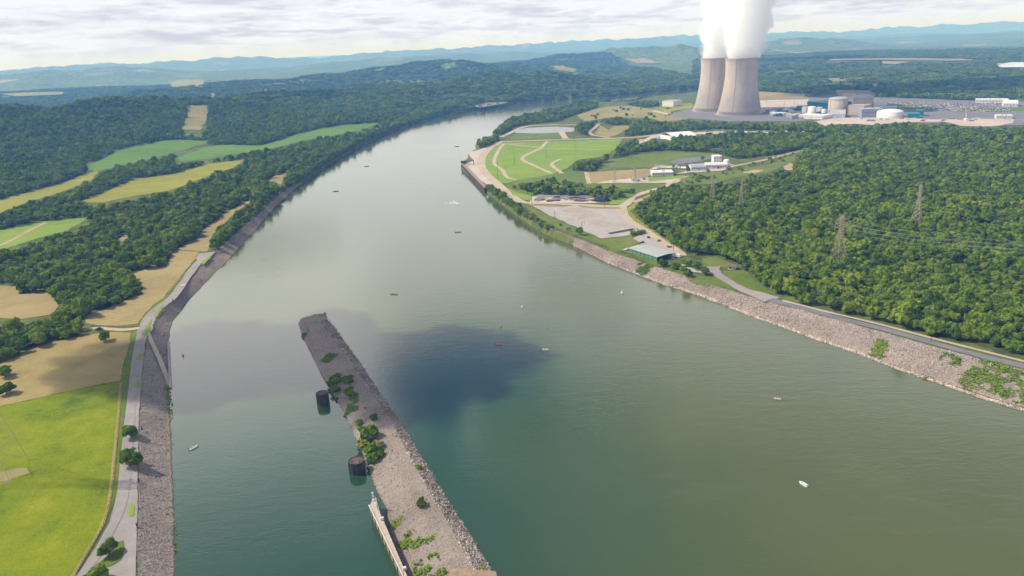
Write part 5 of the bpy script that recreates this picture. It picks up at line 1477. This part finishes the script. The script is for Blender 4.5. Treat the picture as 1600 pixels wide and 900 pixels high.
for px, h, lb in (((804, 258), 26, 'tall dark pole in the middle of the lawn panel nearest the shore path'), ((778, 280), 27, 'tall dark pole at the lawn corner beside the curving shore path'), ((854, 249), 25, 'tall dark pole in the fork of the lawn tracks'), ((900, 240), 25, 'tall dark pole on the upper right lawn'),
               ((896, 222), 16, 'dark pole beside the road above the lawn'), ((831, 320), 19, 'dark pole at the junction of the gravel road and the shore road'), ((945, 325), 16, 'dark pole between concrete yard and gravel road'), ((1193, 248), 20, 'steel pole beside the dirt road through the tree belts'), ((1233, 239), 14, 'short pole higher along the dirt road'),
               ((1084, 279), 10, 'short pole before the white office building'), ((867, 340), 8, 'small light pole on the left of the concrete yard'), ((909, 356), 7, 'small light pole near the dark round tree on the yard edge'), ((1052, 392), 9, 'light pole along the road behind the green shed'), ((1454, 535), 4, 'short pale marker post beside the asphalt road')):
    pole(px, h, lb, 1 if h > 12 else 0)
g = random.Random(9)
for i in range(26):
    px = (g.uniform(1188, 1262), g.uniform(156, 172))
    pole(px, g.uniform(16, 27), 'slender steel mast in the power station switchyard', 1, 'masts in the power station switchyard', 'greyblue')
for i in range(4):
    px = (1090 + i * 3.5, 165 - i * 1.0); pole(px, 34, 'slender mast just left of the farther cooling tower', 2, 'masts left of the cooling towers', 'greymetal') if i < 2 else None
# switchyard transformers
for i, (px, lb) in enumerate((((990, 283), 'left transformer bay of the small switchyard'), ((997, 284), 'middle transformer bay of the small switchyard'), ((1006, 281), 'right transformer bay of the small switchyard'))):
    p = GH([px])[0]; t = tag(empty('transformer_bay', p, .2 * i), lb, 'transformer')
    fr = MB()
    for s in (-3, 3):
        for e in (-2, 2): fr.bar((s, e, 0), (s, e, 9 + i), .22)
    for s in (-3, 3): fr.bar((s, -2, 9 + i), (s, 2, 9 + i), .2)
    for e in (-2, 2): fr.bar((-3, e, 9 + i), (3, e, 9 + i), .2); fr.bar((-3, e, 5), (3, e, 9 + i), .15)
    fr.build('steel_frame', M['greymetal'], t)
    MB().box((0, 0, 1.8), (3.4, 2.4, 3.4)).build('transformer_tank', M['greyblue'], t, bevel=.1)
    for s in (-1, 0, 1): MB().lathe([(.18, 3.5), (.34, 4), (.2, 4.4), (.3, 4.8), (.12, 5.6)], 8, (s, 0, 0)).build('bushing', M['offwhite'], t)

# ------------------------------------------------------------------ structures in and beside the water
def mooring_cell(px, r, h, label):
    p = G([px], 0)[0]; t = tag(empty('mooring_cell', p), label, 'mooring cell')
    n = 48
    prof = [(r, -4), (r, h * .62), (r + .12, h * .63), (r + .12, h * .68), (r, h * .69), (r, h), (r - .45, h), (r - .45, h - .35)]
    MB().lathe(prof, n, cap=False).build('sheet_pile_wall', M['cell'], t)
    MB().lathe([(r - .46, h - .6), (r - .46, h - .30), (.01, h - .12)], n, cap=False).build('cap', M['rust'], t)
    for i in range(10):
        a = 2 * PI * i / 10
        MB().box(((r + .18) * math.cos(a), (r + .18) * math.sin(a), h * .45), (.3, .35, h * .8), a).build('fender', M['dark'], t)
    for s in (-1, 1): MB().lathe([(.22, h - .3), (.22, h + .45), (.38, h + .5), (.38, h + .65), (.01, h + .7)], 10, (s * r * .5, -r * .3, 0)).build('bollard', M['dark'], t)


mooring_cell((505, 629), 3.5, 6.6, 'far dark mooring cell standing in the water beside the island bushes')
mooring_cell((558.5, 736), 3.9, 6.2, 'near dark mooring cell with a pale top beside the island thicket')

# lock guide wall
wp = G([(578, 790), (582, 782), (588, 778.5), (589, 793), (598, 811), (633, 893), (655, 945), (644, 950), (630, 898)], 5.5)
c0 = wp[0].copy(); t = tag(empty('lock_wall', (c0[0], c0[1], 0)), 'tan concrete guide wall running out along the island with a light at its tip', 'wall')
lp = [(p_[0] - c0[0], p_[1] - c0[1]) for p_ in wp]
MB().prism(lp, -4, 5.45).build('wall_body', M['brown'], t)
MB().prism(lp, 5.453, 5.75).build('coping', M['concrete'], t)
kerb = MB()
for a_, b_ in ((lp[0], lp[8]), (lp[8], lp[7])):
    d = np.array(b_) - np.array(a_); ln = np.linalg.norm(d); c_ = (np.array(a_) + np.array(b_)) / 2 + np.array([-d[1], d[0]]) / ln * -.45
    kerb.box((c_[0], c_[1], 5.95), (ln, .45, .45), math.atan2(d[1], d[0]))
kerb.build('kerb', M['pale'], t)
for i in range(9):
    a_, b_ = np.array(lp[0]), np.array(lp[8]); c_ = a_ + (b_ - a_) * (i + .5) / 9; d = b_ - a_
    MB().box((c_[0] + d[1] / np.linalg.norm(d) * .08, c_[1] - d[0] / np.linalg.norm(d) * .08, 2.6), (.5, .5, 5.2), math.atan2(d[1], d[0])).build('fender', M['wood'], t)
lt = tag(empty('navigation_light', G([(583.5, 782)], 5.75)[0]), 'small white navigation light mast on the tip of the lock wall', 'light mast')
MB().bar((0, 0, 0), (0, 0, 3.6), .16, .12, 8).build('pole', M['white'], lt); MB().lathe([(.35, 3.5), (.45, 3.9), (.4, 4.3), (.1, 4.6)], 10).build('lamp', M['white'], lt); MB().box((0, 0, 2.4), (.9, .1, 1.0)).build('signboard', M['white'], lt); MB().box((0, 0, .25), (1.2, 1.2, .5)).build('footing', M['pale'], lt)
a_, b_ = G([(587, 780)], 5.8)[0], G([(595, 808)], 5.8)[0]
rl = tag(empty('guard_rail', a_), 'thin pale guard rail along the inner edge of the lock wall tip', 'railing'); d = b_ - a_
MB().bar((0, 0, 1.1), tuple(d + [0, 0, 1.1]), .07).build('top_rail', M['greymetal'], rl); MB().bar((0, 0, .6), tuple(d + [0, 0, .6]), .05).build('middle_rail', M['greymetal'], rl)
for i in range(7): MB().bar(tuple(d * i / 6), tuple(d * i / 6 + [0, 0, 1.15]), .07).build('post', M['greymetal'], rl)
for px, lb in (((597, 812), 'pale concrete block at the bend of the lock wall'), ((632, 890), 'pale stone block at the near end of the lock wall')):
    MBo = MB().box((0, 0, .6), (1.6, 1.2, 1.2), .4).build('concrete_block', M['pale'], None, G([px], 5.75)[0], bevel=.08); tag(MBo, lb, 'block')
sl_ = G([(700, 897), (708, 888), (775, 893), (778, 910), (700, 915)], 4.2)
tag(MB().prism([(p_[0], p_[1]) for p_ in sl_], 1.0, 4.4).build('concrete_slab', M['brown']), 'brown concrete slab at the near end of the island', 'slab')

# wharf of sheet piles with a mooring dolphin on the right point
wq = G([(721, 258), (757, 296), (760, 293.5), (724.5, 256)], 5)
c0 = wq[0]; t = tag(empty('wharf', (c0[0], c0[1], 0)), 'long rusty sheet pile wharf along the gravel point', 'wharf')
lp = [(p_[0] - c0[0], p_[1] - c0[1]) for p_ in wq]
MB().prism(lp, -3, 6.8).build('sheet_pile_wall', M['rust'], t); MB().prism(lp, 6.803, 7.6).build('coping', M['brown'], t)
for i in range(16):
    c_ = np.array(lp[0]) + (np.array(lp[1]) - np.array(lp[0])) * (i + .5) / 16; d = np.array(lp[1]) - np.array(lp[0])
    MB().box((c_[0], c_[1], 2.6), (1.0, 1.6, 8.5), math.atan2(d[1], d[0])).build('fender', M['dark'], t)
p = G([(725, 262)], 0)[0]; t = tag(empty('mooring_dolphin', p), 'dark timber mooring dolphin at the tip of the wharf', 'dolphin')
for i in range(7):
    a = 2 * PI * i / 7; MB().bar((5.5 * math.cos(a), 5.5 * math.sin(a), -3), (3.4 * math.cos(a), 3.4 * math.sin(a), 11), .7, n=8).build('pile', M['wood'], t)
MB().box((0, 0, 10.6), (10, 9, 2.2)).build('cap', M['dark'], t)
p = GH([(733, 257)])[0]; t = tag(empty('loading_frame', p, .2), 'small brown steel frame on the gravel point behind the wharf', 'frame')
for s in (-8, 8):
    for e in (-2, 2): MB().bar((s, e, 0), (s, e, 6), .4).build('post', M['rust'], t)
MB().box((0, 0, 6.4), (18, 5, .8)).build('deck', M['rust'], t)
# riverside marker sign, dumped concrete, dark pile, scrap rows in the yard
p = GH([(888, 362)])[0]; t = tag(empty('river_sign', p, .6), 'grey boxed river marker sign on the bank above the riprap', 'sign')
MB().box((0, 0, 3.4), (6.5, .5, 3.6)).build('panel', M['greyblue'], t)
for s in (-2.4, 2.4): MB().bar((s, 0, 0), (s, 0, 3), .25).build('post', M['wood'], t)
p = GH([(940, 314)])[0]
bm = bmesh.new(); bmesh.ops.create_icosphere(bm, subdivisions=4, radius=1)
for v in bm.verts: v.co = Vector((v.co.x * 11, v.co.y * 8, max(v.co.z, -.1) * 6)) * (1 + .5 * (float(fbm(np.array([v.co.x * 3 + 9]), np.array([v.co.y * 3 + v.co.z]), 3)[0]) - .5))
me = bpy.data.meshes.new('m'); bm.to_mesh(me); bm.free(); me.materials.append(M['coal'])
tag(obj('dark_heap', me, None, p), 'heap of dark material on the gravel yard', 'heap')
g = random.Random(21)
SCR = []
for i in range(3):
    mb = MB()
    for k in range(9 + i * 3): mb.box((g.uniform(-1, 1), (k - 5) * .55, .5 + .4 * (k % 2)), (g.uniform(8, 15), .4, .5), g.uniform(-.06, .06))
    SCR.append(mb.mesh(M[['greymetal', 'concrete', 'rust'][i]]))
for i in range(34):
    px = (g.uniform(836, 936), g.uniform(306.5, 315))
    o = obj('beam_stack', SCR[i % 3], None, GH([px])[0], g.uniform(-.5, .9)); o.location.z += .2
    tag(o, 'pile of old beams lying in the gravel scrap yard', 'beam stack', 'beam stacks in the scrap yard')
CAR = []


def car_mesh(L_=4.6, W=1.85, H_=1.5, cab=(.22, .80), van=False):
    mb = MB()
    prof = [(-L_ / 2, .35), (-L_ / 2, .85), (-L_ / 2 + L_ * cab[0], .95), (-L_ / 2 + L_ * (cab[0] + .10), H_), (-L_ / 2 + L_ * (cab[1] - .13), H_), (-L_ / 2 + L_ * cab[1], .98), (L_ / 2, .82), (L_ / 2, .35)]
    n = len(prof)
    mb.add([(x_, -W / 2, z_) for x_, z_ in prof] + [(x_, W / 2, z_) for x_, z_ in prof], [tuple(range(n)), tuple(range(2 * n - 1, n - 1, -1))] + [(i, n + i, n + (i + 1) % n, (i + 1) % n) for i in range(n)])
    wl = MB()
    for sx_ in (-.31, .31):
        for sy_ in (-1, 1): wl.bar((sx_ * L_, sy_ * (W / 2 - .2), .33), (sx_ * L_, sy_ * (W / 2 + .03), .33), .33, n=12)
    gl = MB(); gl.prism([(-L_ / 2 + L_ * (cab[0] + .06), -W / 2 - .01), (-L_ / 2 + L_ * (cab[1] - .06), -W / 2 - .01), (-L_ / 2 + L_ * (cab[1] - .06), W / 2 + .01), (-L_ / 2 + L_ * (cab[0] + .06), W / 2 + .01)], 1.05, H_ - .12)
    return mb, wl, gl


def car(px, rz, label, mat, cab=(.22, .80), L_=4.6, H_=1.5, name='parked_car', group=None, cat='car'):
    t = tag(empty(name, GH([px])[0] + np.array([0, 0, .42]), rz), label, cat, group)
    b_, w_, gl = car_mesh(L_, 1.9, H_, cab); b_.build('body', mat, t); w_.build('wheels', M['dark'], t); gl.build('window_band', M['window'], t)
    return t


M['carred'] = plain('red car paint', (.3, .03, .03), .3, .05, 1); M['carblue'] = plain('blue car paint', (.03, .07, .2), .3, .05, 1); M['carsilver'] = plain('silver car paint', (.42, .43, .45), .3, .05, 1)
car((1018, 391), .9, 'dark pickup parked on the yard behind the green shed', M['dark'], (.45, .78), 5.6, 1.8, 'pickup_truck', cat='pickup')
car((979, 391), .3, 'white pickup parked against the far end of the green shed', M['white'], (.45, .78), 5.6, 1.8, 'pickup_truck', cat='pickup')
car((155, 516), 0, 'black pickup standing on the farm track at the tree line', M['dark'], (.3, .8), 5.8, 1.9, 'pickup_truck', cat='pickup')
p = GH([(1057, 402)])[0]; t = tag(empty('trailer', p, -.6), 'white box trailer at the open end of the green shed', 'trailer')
MB().box((0, 0, 2.0), (8, 2.6, 2.7)).build('body', M['white'], t, bevel=.08)
for s in (-1.5, -.3):
    for e in (-1.2, 1.2): MB().bar((s, e - .15, .5), (s, e + .15, .5), .5, n=12).build('wheel', M['dark'], t)
MB().bar((4, 0, .7), (5.6, 0, .6), .12).build('drawbar', M['dark'], t)
for px, rz, lb in (((1030, 377), .6, 'pale stacked pallets on the shed yard, farther heap'), ((1045, 387), .6, 'row of stacked timber along the shed yard'), ((1013, 372), .4, 'grey crates beside the bushes of the shed yard'), ((1003, 380), .3, 'dark crates at the corner of the shed yard')):
    mb = MB()
    for k in range(5): mb.box((random.uniform(-2, 2), random.uniform(-1, 1), .4 + .5 * (k % 3)), (2.6, 1.6, .7), random.random())
    o = mb.build('stored_goods', M['wood'], None, GH([px])[0] + np.array([0, 0, .3]), rz); tag(o, lb, 'stacked goods')
# tiny vehicles of the car parks: single meshes, they show as specks
mb = MB(); prof = car_mesh()
one = MB()
for q_ in prof: one.add(q_.V, q_.Fc)
CM = []
for mt in ('carsilver', 'white', 'dark', 'carblue', 'carred', 'greyblue'):
    CM.append(one.mesh(M[mt]))
g = random.Random(4)
ca_, cb_ = None, None
rows = 0
for row in range(9):
    y_ = 161 + row * 1.5; x0, x1 = 1392 + row * 9, 1560 + row * 4
    for k in range(26):
        px = (x0 + (x1 - x0) * k / 26 + g.uniform(-1, 1), y_ + (k * .09) + g.uniform(-.2, .2))
        if g.random() < .18: continue
        o = obj('parked_car', CM[g.choice([0, 0, 1, 1, 2, 3, 4, 5])], None, GH([px])[0] + np.array([0, 0, .35]), .3 + g.choice([0, PI]))
        tag(o, 'car parked in the long rows of the power station car park', 'car', 'cars in the power station car park')
for i in range(46):
    px = (g.uniform(1098, 1275), g.uniform(205.5, 211))
    o = obj('parked_car', CM[g.choice([0, 1, 1, 2, 3])], None, GH([px])[0] + np.array([0, 0, .45]), g.uniform(-.3, .3)); o.scale = (1.3, 1.3, 1.3)
    tag(o, 'vehicle parked on the gravel strip between the tree belts', 'car', 'vehicles on the gravel strip')
for i in range(14):
    px = (g.uniform(1018, 1062), g.uniform(259, 264)); o = obj('parked_car', CM[g.choice([0, 1, 1])], None, GH([px])[0] + np.array([0, 0, .4]), g.uniform(-.3, .3)); tag(o, 'vehicle parked behind the low white building', 'car', 'vehicles behind the low white building')
for i in range(40):                       # containers and machinery around the plant
    px = (g.uniform(1196, 1300), g.uniform(174, 186)); mb = MB()
    l_, h_ = g.uniform(8, 18), g.uniform(3, 7); mb.box((0, 0, h_ / 2), (l_, g.uniform(5, 9), h_)); mb.box((l_ * .2, 0, h_ + .6), (l_ * .3, 3, 1.2))
    o = mb.build('site_container', M[g.choice(['offwhite', 'greyblue', 'white', 'concrete', 'teal', 'rust'])], None, GH([px])[0] + np.array([0, 0, .35]), g.uniform(-.3, .3)); tag(o, 'boxy container or machine housing among the clutter right of the cooling towers', 'container', 'containers around the power station')
for i in range(24):
    px = (g.uniform(1000, 1035), g.uniform(214, 222)) if i < 6 else (g.uniform(1330, 1545), g.uniform(186, 190)); mb = MB(); mb.box((0, 0, 1.6), (9, 3, 3)); mb.box((5.4, 0, 1.2), (1.6, 2.6, 2.4))
    o = mb.build('site_truck', M[g.choice(['white', 'offwhite', 'greyblue', 'orange'])], None, GH([px])[0] + np.array([0, 0, .45]), g.uniform(-.6, .6))
    tag(o, 'truck parked on the gravel left of the white vaulted hall' if i < 6 else 'truck parked on the pale gravel lot of the power station', 'truck', 'trucks by the vaulted hall' if i < 6 else 'trucks on the power station gravel')

# farm house and sheds far off, riverside houses
for px, lb, s in (((750, 167), 'red brown house on the far riverside clearing, left', 1), ((764, 165), 'red brown house on the far riverside clearing, middle', 1.2), ((778, 163), 'red brown house on the far riverside clearing, right', .9)):
    building('river_cottage', lb, 'house', (px[0] - 2.6 * s, px[1]), (px[0] + 2.6 * s, px[1] - .4), 10, 4, M['concrete'], M['rust'], 'gable', 3, 1)

# fence along the meadow
fp = GH([(190, 600), (187, 640), (180, 718), (174, 773), (162, 820), (135, 868), (114, 908)])
fp = catmull(fp, 8)
t = tag(empty('wire_fence', fp[0]), 'old wire fence of timber posts along the meadow and its ditch', 'fence')
d = densify(fp, 5.0, 0, False) - fp[0]
for q in d: MB().bar(tuple(q + [0, 0, -.2]), tuple(q + [0, 0, 1.35]), .11, n=5).build('post', M['wood'], t)
for zz_, nm in ((1.2, 'wire'), (.8, 'wire'), (.4, 'wire')):
    mb = MB()
    for a_, b_ in zip(d[:-1], d[1:]): mb.bar(tuple(a_ + [0, 0, zz_]), tuple(b_ + [0, 0, zz_]), .025, n=3)
    mb.build(nm, M['rust'], t)
strip('ditch', [(189, 598), (186, 640), (178, 720), (172, 775), (160, 820), (132, 870), (108, 912)], 1.6, M['hay'], .2, False)
for k, px in enumerate([(217, 752), (214, 822), (222, 671), (270, 470)]):
    t = tag(empty('bollard_post', GH([px])[0]), ('dark post beside the riprap, abreast of the wide roadside tree', 'dark post beside the riprap below the teardrop island', 'dark post at the riprap edge by the smaller roadside tree', 'dark post along the road where the bank bends')[k], 'post')
    MB().bar((0, 0, -.2), (0, 0, 1.3), .35, n=10).build('pole', M['dark'], t); MB().lathe([(.4, 1.3), (.42, 1.5), (.1, 1.6)], 10).build('cap', M['rust'], t)
p = GH([(286, 447)])[0]; t = tag(empty('picnic_table', p, .5), 'white bench table at the bend of the left bank road', 'table')
MB().box((0, 0, .9), (4, 1.6, .12)).build('tabletop', M['white'], t)
for s in (-1, 1): MB().box((0, s * 1.4, .5), (4, .5, .1)).build('bench', M['white'], t); MB().box((s * 1.5, 0, .45), (.15, 3, .9)).build('leg', M['greymetal'], t)

# ------------------------------------------------------------------ boats, people, buoys
def hull_mesh(L_, W, H_, mat):
    n = 14; V, Fc = [], []
    for i in range(n + 1):
        t = i / n; x_ = -L_ / 2 + L_ * t
        w_ = W / 2 * (1 - max(0, (t - .45) / .55) ** 2.2) * (.92 + .08 * min(1, t * 4)); w_ = max(w_, .04)
        sh = H_ * (1 + .28 * t * t); ke = -.25 + .25 * max(0, t - .7) * 3
        V += [(x_, -w_, sh), (x_, -w_ * .82, ke + .1), (x_, 0, ke), (x_, w_ * .82, ke + .1), (x_, w_, sh), (x_, w_ * .86, sh), (x_, w_ * .74, .18), (x_, -w_ * .74, .18), (x_, -w_ * .86, sh)]
    for i in range(n):
        for j in range(9): Fc.append((9 * i + j, 9 * i + (j + 1) % 9, 9 * i + 9 + (j + 1) % 9, 9 * i + 9 + j))
    Fc += [tuple(range(9))[::-1], tuple(9 * n + j for j in range(9))]
    return MB().add(V, Fc).mesh(mat)


def person_mesh(mat):
    """a seated figure, one continuous skin"""
    J = [(0, 0, .42), (0, 0, .62), (.02, 0, .86), (.03, 0, 1.0), (.05, 0, 1.18), (.18, .12, .47), (.45, .13, .48), (.46, .13, .08), (.18, -.12, .47), (.45, -.13, .48), (.46, -.13, .08), (.03, .2, .92), (.12, .25, .68), (.34, .16, .62), (.03, -.2, .92), (.12, -.25, .68), (.34, -.16, .62)]
    E = [(0, 1), (1, 2), (2, 3), (3, 4), (0, 5), (5, 6), (6, 7), (0, 8), (8, 9), (9, 10), (2, 11), (11, 12), (12, 13), (2, 14), (14, 15), (15, 16)]
    Rr = [.15, .14, .16, .06, .12, .1, .08, .055, .1, .08, .055, .07, .055, .045, .07, .055, .045]
    me = bpy.data.meshes.new('m'); me.from_pydata(J, E, []); o = bpy.data.objects.new('person_rig', me); col.objects.link(o)
    md = o.modifiers.new('s', 'SKIN')
    for v, r_ in zip(me.skin_vertices[0].data, Rr): v.radius = (r_, r_)
    me.skin_vertices[0].data[0].use_root = True
    o.modifiers.new('u', 'SUBSURF').levels = 1
    dg = bpy.context.evaluated_depsgraph_get(); out = bpy.data.meshes.new_from_object(o.evaluated_get(dg))
    bpy.data.objects.remove(o); out.materials.clear(); out.materials.append(mat); return out


PM = {k: person_mesh(M[k]) for k in ('cloth_dark', 'cloth_red', 'offwhite')}


def person(boat, off, rz, kind, label):
    p = Vector(boat.location) + Matrix.Rotation(boat.rotation_euler.z, 3, 'Z') @ Vector(off)
    t = tag(empty('person', p, boat.rotation_euler.z + rz), label, 'person')
    b_ = obj('body', PM[kind], t)
    MB().lathe([(.02, 1.06), (.09, 1.1), (.115, 1.2), (.1, 1.29), (.05, 1.34)], 12, (.05, 0, 0)).build('face', M['skin'], t, smooth_=True)
    MB().lathe([(.125, 1.23), (.12, 1.3), (.06, 1.37), (.01, 1.38)], 12, (.045, 0, 0)).build('cap', M['dark'], t, smooth_=True)


def boat(px, L_, rz, hull, label, deck=None, motor=True, console=False, W=1.9, name='fishing_boat'):
    p = G([px], 0)[0]; t = tag(empty(name, p, rz), label, 'boat')
    obj('hull', hull_mesh(L_, W, .62, M[hull]), t)
    for x_ in (-L_ * .28, L_ * .02, L_ * .26): MB().box((x_, 0, .46), (.4, W * .72, .1)).build('seat', M[deck or 'wood'], t)
    if deck: MB().prism([(L_ * .26, -W * .3), (L_ * .4, -W * .14), (L_ * .4, W * .14), (L_ * .26, W * .3)], .5, .64).build('foredeck', M[deck], t)
    if console: MB().box((0, 0, .9), (.7, .8, .9)).build('console', M['white'], t); MB().box((.35, 0, 1.45), (.05, .9, .4)).build('windscreen', M['window'], t)
    if motor:
        mo = MB().box((-L_ / 2 - .25, 0, .75), (.45, .4, .6)).build('motor', M['dark'], t, bevel=.06)
        MB().bar((-L_ / 2 - .25, 0, .5), (-L_ / 2 - .25, 0, -.4), .09).build('shaft', M['dark'], mo)
    return t


b = boat((303, 700), 5.2, R_(55), 'white', 'small open boat with two people near the left bank', 'offwhite')
person(b, (-1.4, .1, .06), 0, 'cloth_dark', 'person in dark clothes sitting in the stern of the small boat near the left bank')
person(b, (.3, -.1, .06), 0, 'cloth_red', 'person in a red top sitting amidships in the small boat near the left bank')
b = boat((1255, 757), 4.6, R_(118), 'white', 'white oval dinghy alone on the near right water', 'white', True)
b = boat((1215, 624), 4.6, R_(148), 'tanboat', 'tan open boat alone in mid river on the right', 'offwhite'); person(b, (-.9, 0, .06), 0, 'offwhite', 'person in pale clothes sitting in the tan boat')
b = boat((779, 538), 5.0, R_(-20), 'tanboat', 'brownish boat inside the dark cloud shadow on the water', 'wood')
b = boat((852, 547), 4.6, R_(-15), 'white', 'pale boat just outside the right end of the cloud shadow', 'offwhite'); person(b, (-.8, 0, .06), 0, 'cloth_red', 'person in a red top in the pale boat beside the cloud shadow')
b = boat((616, 460), 6, R_(-10), 'tanboat', 'dark boat in mid channel beyond the tip of the island', 'wood'); person(b, (-.9, 0, .06), 0, 'cloth_dark', 'person in dark clothes in the boat beyond the island tip')
b = boat((716, 363), 7, R_(5), 'tanboat', 'dark boat abreast of the concrete yard', 'wood'); person(b, (-.9, 0, .06), 0, 'cloth_dark', 'person in dark clothes in the boat abreast of the concrete yard')
b = boat((714, 229), 10, R_(20), 'dark', 'dark boat off the gravel point far upstream', 'wood', W=3)
b = boat((525, 299), 8, R_(10), 'dark', 'dark boat near the wooded left shore', 'wood', W=2.6)
b = boat((573, 260), 8, R_(10), 'dark', 'tiny dark boat farther up along the wooded left shore', 'wood', W=2.6)
b = boat((715, 319), 9, R_(-52), 'white', 'speedboat throwing white spray with a long wake', 'white', True, True, 2.8, 'speedboat'); person(b, (-.6, 0, .06), 0, 'cloth_dark', 'person in dark clothes driving the speedboat')
pp = np.array(b.location); wk = G([(641, 278), (655, 281), (680, 296), (700, 309), (713, 317)], 0)
# spray and wake
mb = MB(); g = random.Random(3); bd = np.array([math.cos(b.rotation_euler.z), math.sin(b.rotation_euler.z)]); bn = np.array([-bd[1], bd[0]])
for i in range(420):
    t_ = g.random() ** 1.4 * 26; sd_ = g.choice([-1, 1]) * (1.2 + t_ * .26) * g.uniform(.7, 1.1) if g.random() < .75 else g.uniform(-1, 1) * 1.4
    c_ = pp[:2] + bd * (3.5 - t_) + bn * sd_; mb.box((c_[0], c_[1], .1 + .5 * math.exp(-t_ / 5) * g.random()), (g.uniform(.3, 1.3), g.uniform(.2, .6), g.uniform(.06, .25)), g.random() * 3)
tag(mb.build('spray', M['foam']), 'white spray thrown up behind the speedboat', None, None, 'stuff')
mw, nt = new_mat('wake water'); p_ = pos(nt); bb = finish(nt, (.045, .055, .04), .12, noise(nt, .5, 3, .6, p_), .9, 1.4); bb.inputs['IOR'].default_value = 1.33
wkc = catmull(wk, 8); dwk = np.gradient(wkc[:, :2], axis=0); dwk /= np.linalg.norm(dwk, axis=1)[:, None]; nwk = np.stack([-dwk[:, 1], dwk[:, 0]], 1)
ww = np.linspace(3.2, 1.2, len(wkc))[:, None]
A = wkc[:, :2] + nwk * ww; B = wkc[:, :2] - nwk * ww; n = len(wkc)
V = np.vstack([np.column_stack([A, np.full(n, .03)]), np.column_stack([wkc[:, :2], np.full(n, .16)]), np.column_stack([B, np.full(n, .03)])])
tag(obj('wake_water', mesh_np(V, [(i + r * n, i + r * n + 1, i + (r + 1) * n + 1, i + (r + 1) * n) for r in (0, 1) for i in range(n - 1)], M['water'], True)), kind='structure')
for p_ in [bpy.data.objects['wake_water'].data]:
    if p_.polygons[0].normal.z < 0: p_.flip_normals()
for px, mt, lb, s in (((972, 458), 'white', 'white buoy in the middle of the river before the green shed', 1.3), ((816, 480), 'white', 'tiny white buoy above the cloud shadow', .9), ((782, 511), 'orange', 'orange buoy at the upper edge of the cloud shadow', 1.0), ((855, 513), 'orange', 'small orange buoy right of the cloud shadow', .7), ((286, 556), 'orange', 'orange buoy beside the landing stage of the left bank', .9)):
    t = tag(empty('buoy', G([px], 0)[0]), lb, 'buoy'); t.scale = (s, s, s)
    MB().lathe([(.3, -.5), (.75, -.2), (.8, .35), (.55, .75), (.25, .95), (.22, 1.5)], 16).build('float', M[mt], t, smooth_=True)
    MB().lathe([(.3, 1.5), (.34, 1.7), (.1, 1.95)], 12).build('top_mark', M[mt], t)

# ------------------------------------------------------------------ clouds whose shadows lie on the valley (they hang above the frame)
m, nt = new_mat('cloud')
vs = N(nt, 'ShaderNodeVolumeScatter'); vs.inputs['Color'].default_value = (1, 1, 1, 1); vs.inputs['Density'].default_value = .12
o = N(nt, 'ShaderNodeOutputMaterial'); nt.links.new(vs.outputs[0], o.inputs['Volume']); M['cloud'] = m


def cloud(px, hw, hd, rz, label, alt=900, thick=55, seed=0):
    S = GH([px])[0] if px[1] < 480 and False else G([px], 3)[0]
    c_ = S + SUN * (alt - S[2]) / SUN[2]
    bm = bmesh.new(); bmesh.ops.create_icosphere(bm, subdivisions=6, radius=1)
    P = np.array([v.co[:] for v in bm.verts])
    n1_ = fbm(P[:, 0] * 1.7 + seed * 3.1 + P[:, 2], P[:, 1] * 1.7 - P[:, 2] + seed, 4) - .5
    n2_ = np.abs(fbm(P[:, 0] * 4.5 + seed, P[:, 1] * 4.5 + P[:, 2] * 2, 4) - .5)
    rr_ = 1 + n1_ * 1.25 - n2_ * .8
    Q = P * rr_[:, None] * np.array([hw, hd, thick]); Q[:, 2] = np.where(Q[:, 2] < 0, Q[:, 2] * .5, Q[:, 2])
    for v, q in zip(bm.verts, Q): v.co = q
    me = bpy.data.meshes.new('m'); bm.to_mesh(me); bm.free()
    for p_ in me.polygons: p_.use_smooth = True
    me.materials.append(m)
    o = obj('cloud', me, None, c_, rz); tag(o, label, None, None, 'structure')


cloud((668, 566), 72, 70, 0, 'small puffy cloud', 500, 34, seed=1)
cloud((470, 545), 60, 70, 0, 'small puffy cloud', 500, 34, seed=2)
cloud((290, 560), 85, 75, .3, 'small puffy cloud', 500, 34, seed=3)
cloud((590, 118), 900, 420, .1, 'broad flat cloud', 1500, 90, 4)
cloud((400, 178), 330, 260, .2, 'broad flat cloud', 1300, 80, 5)
cloud((1490, 140), 520, 300, 0, 'broad flat cloud', 1300, 80, 7)
cloud((1240, 100), 420, 380, 0, 'broad flat cloud', 1500, 80, 8)

# ------------------------------------------------------------------ render settings
scene.render.engine = 'CYCLES'
scene.view_settings.view_transform = 'Standard'; scene.view_settings.look = 'None'
scene.view_settings.exposure = 0; scene.view_settings.gamma = 1
cy = scene.cycles
cy.use_denoising = True
cy.max_bounces = 32; cy.diffuse_bounces = 3; cy.glossy_bounces = 3; cy.transmission_bounces = 3; cy.transparent_max_bounces = 16; cy.volume_bounces = 32
cy.sample_clamp_indirect = 6
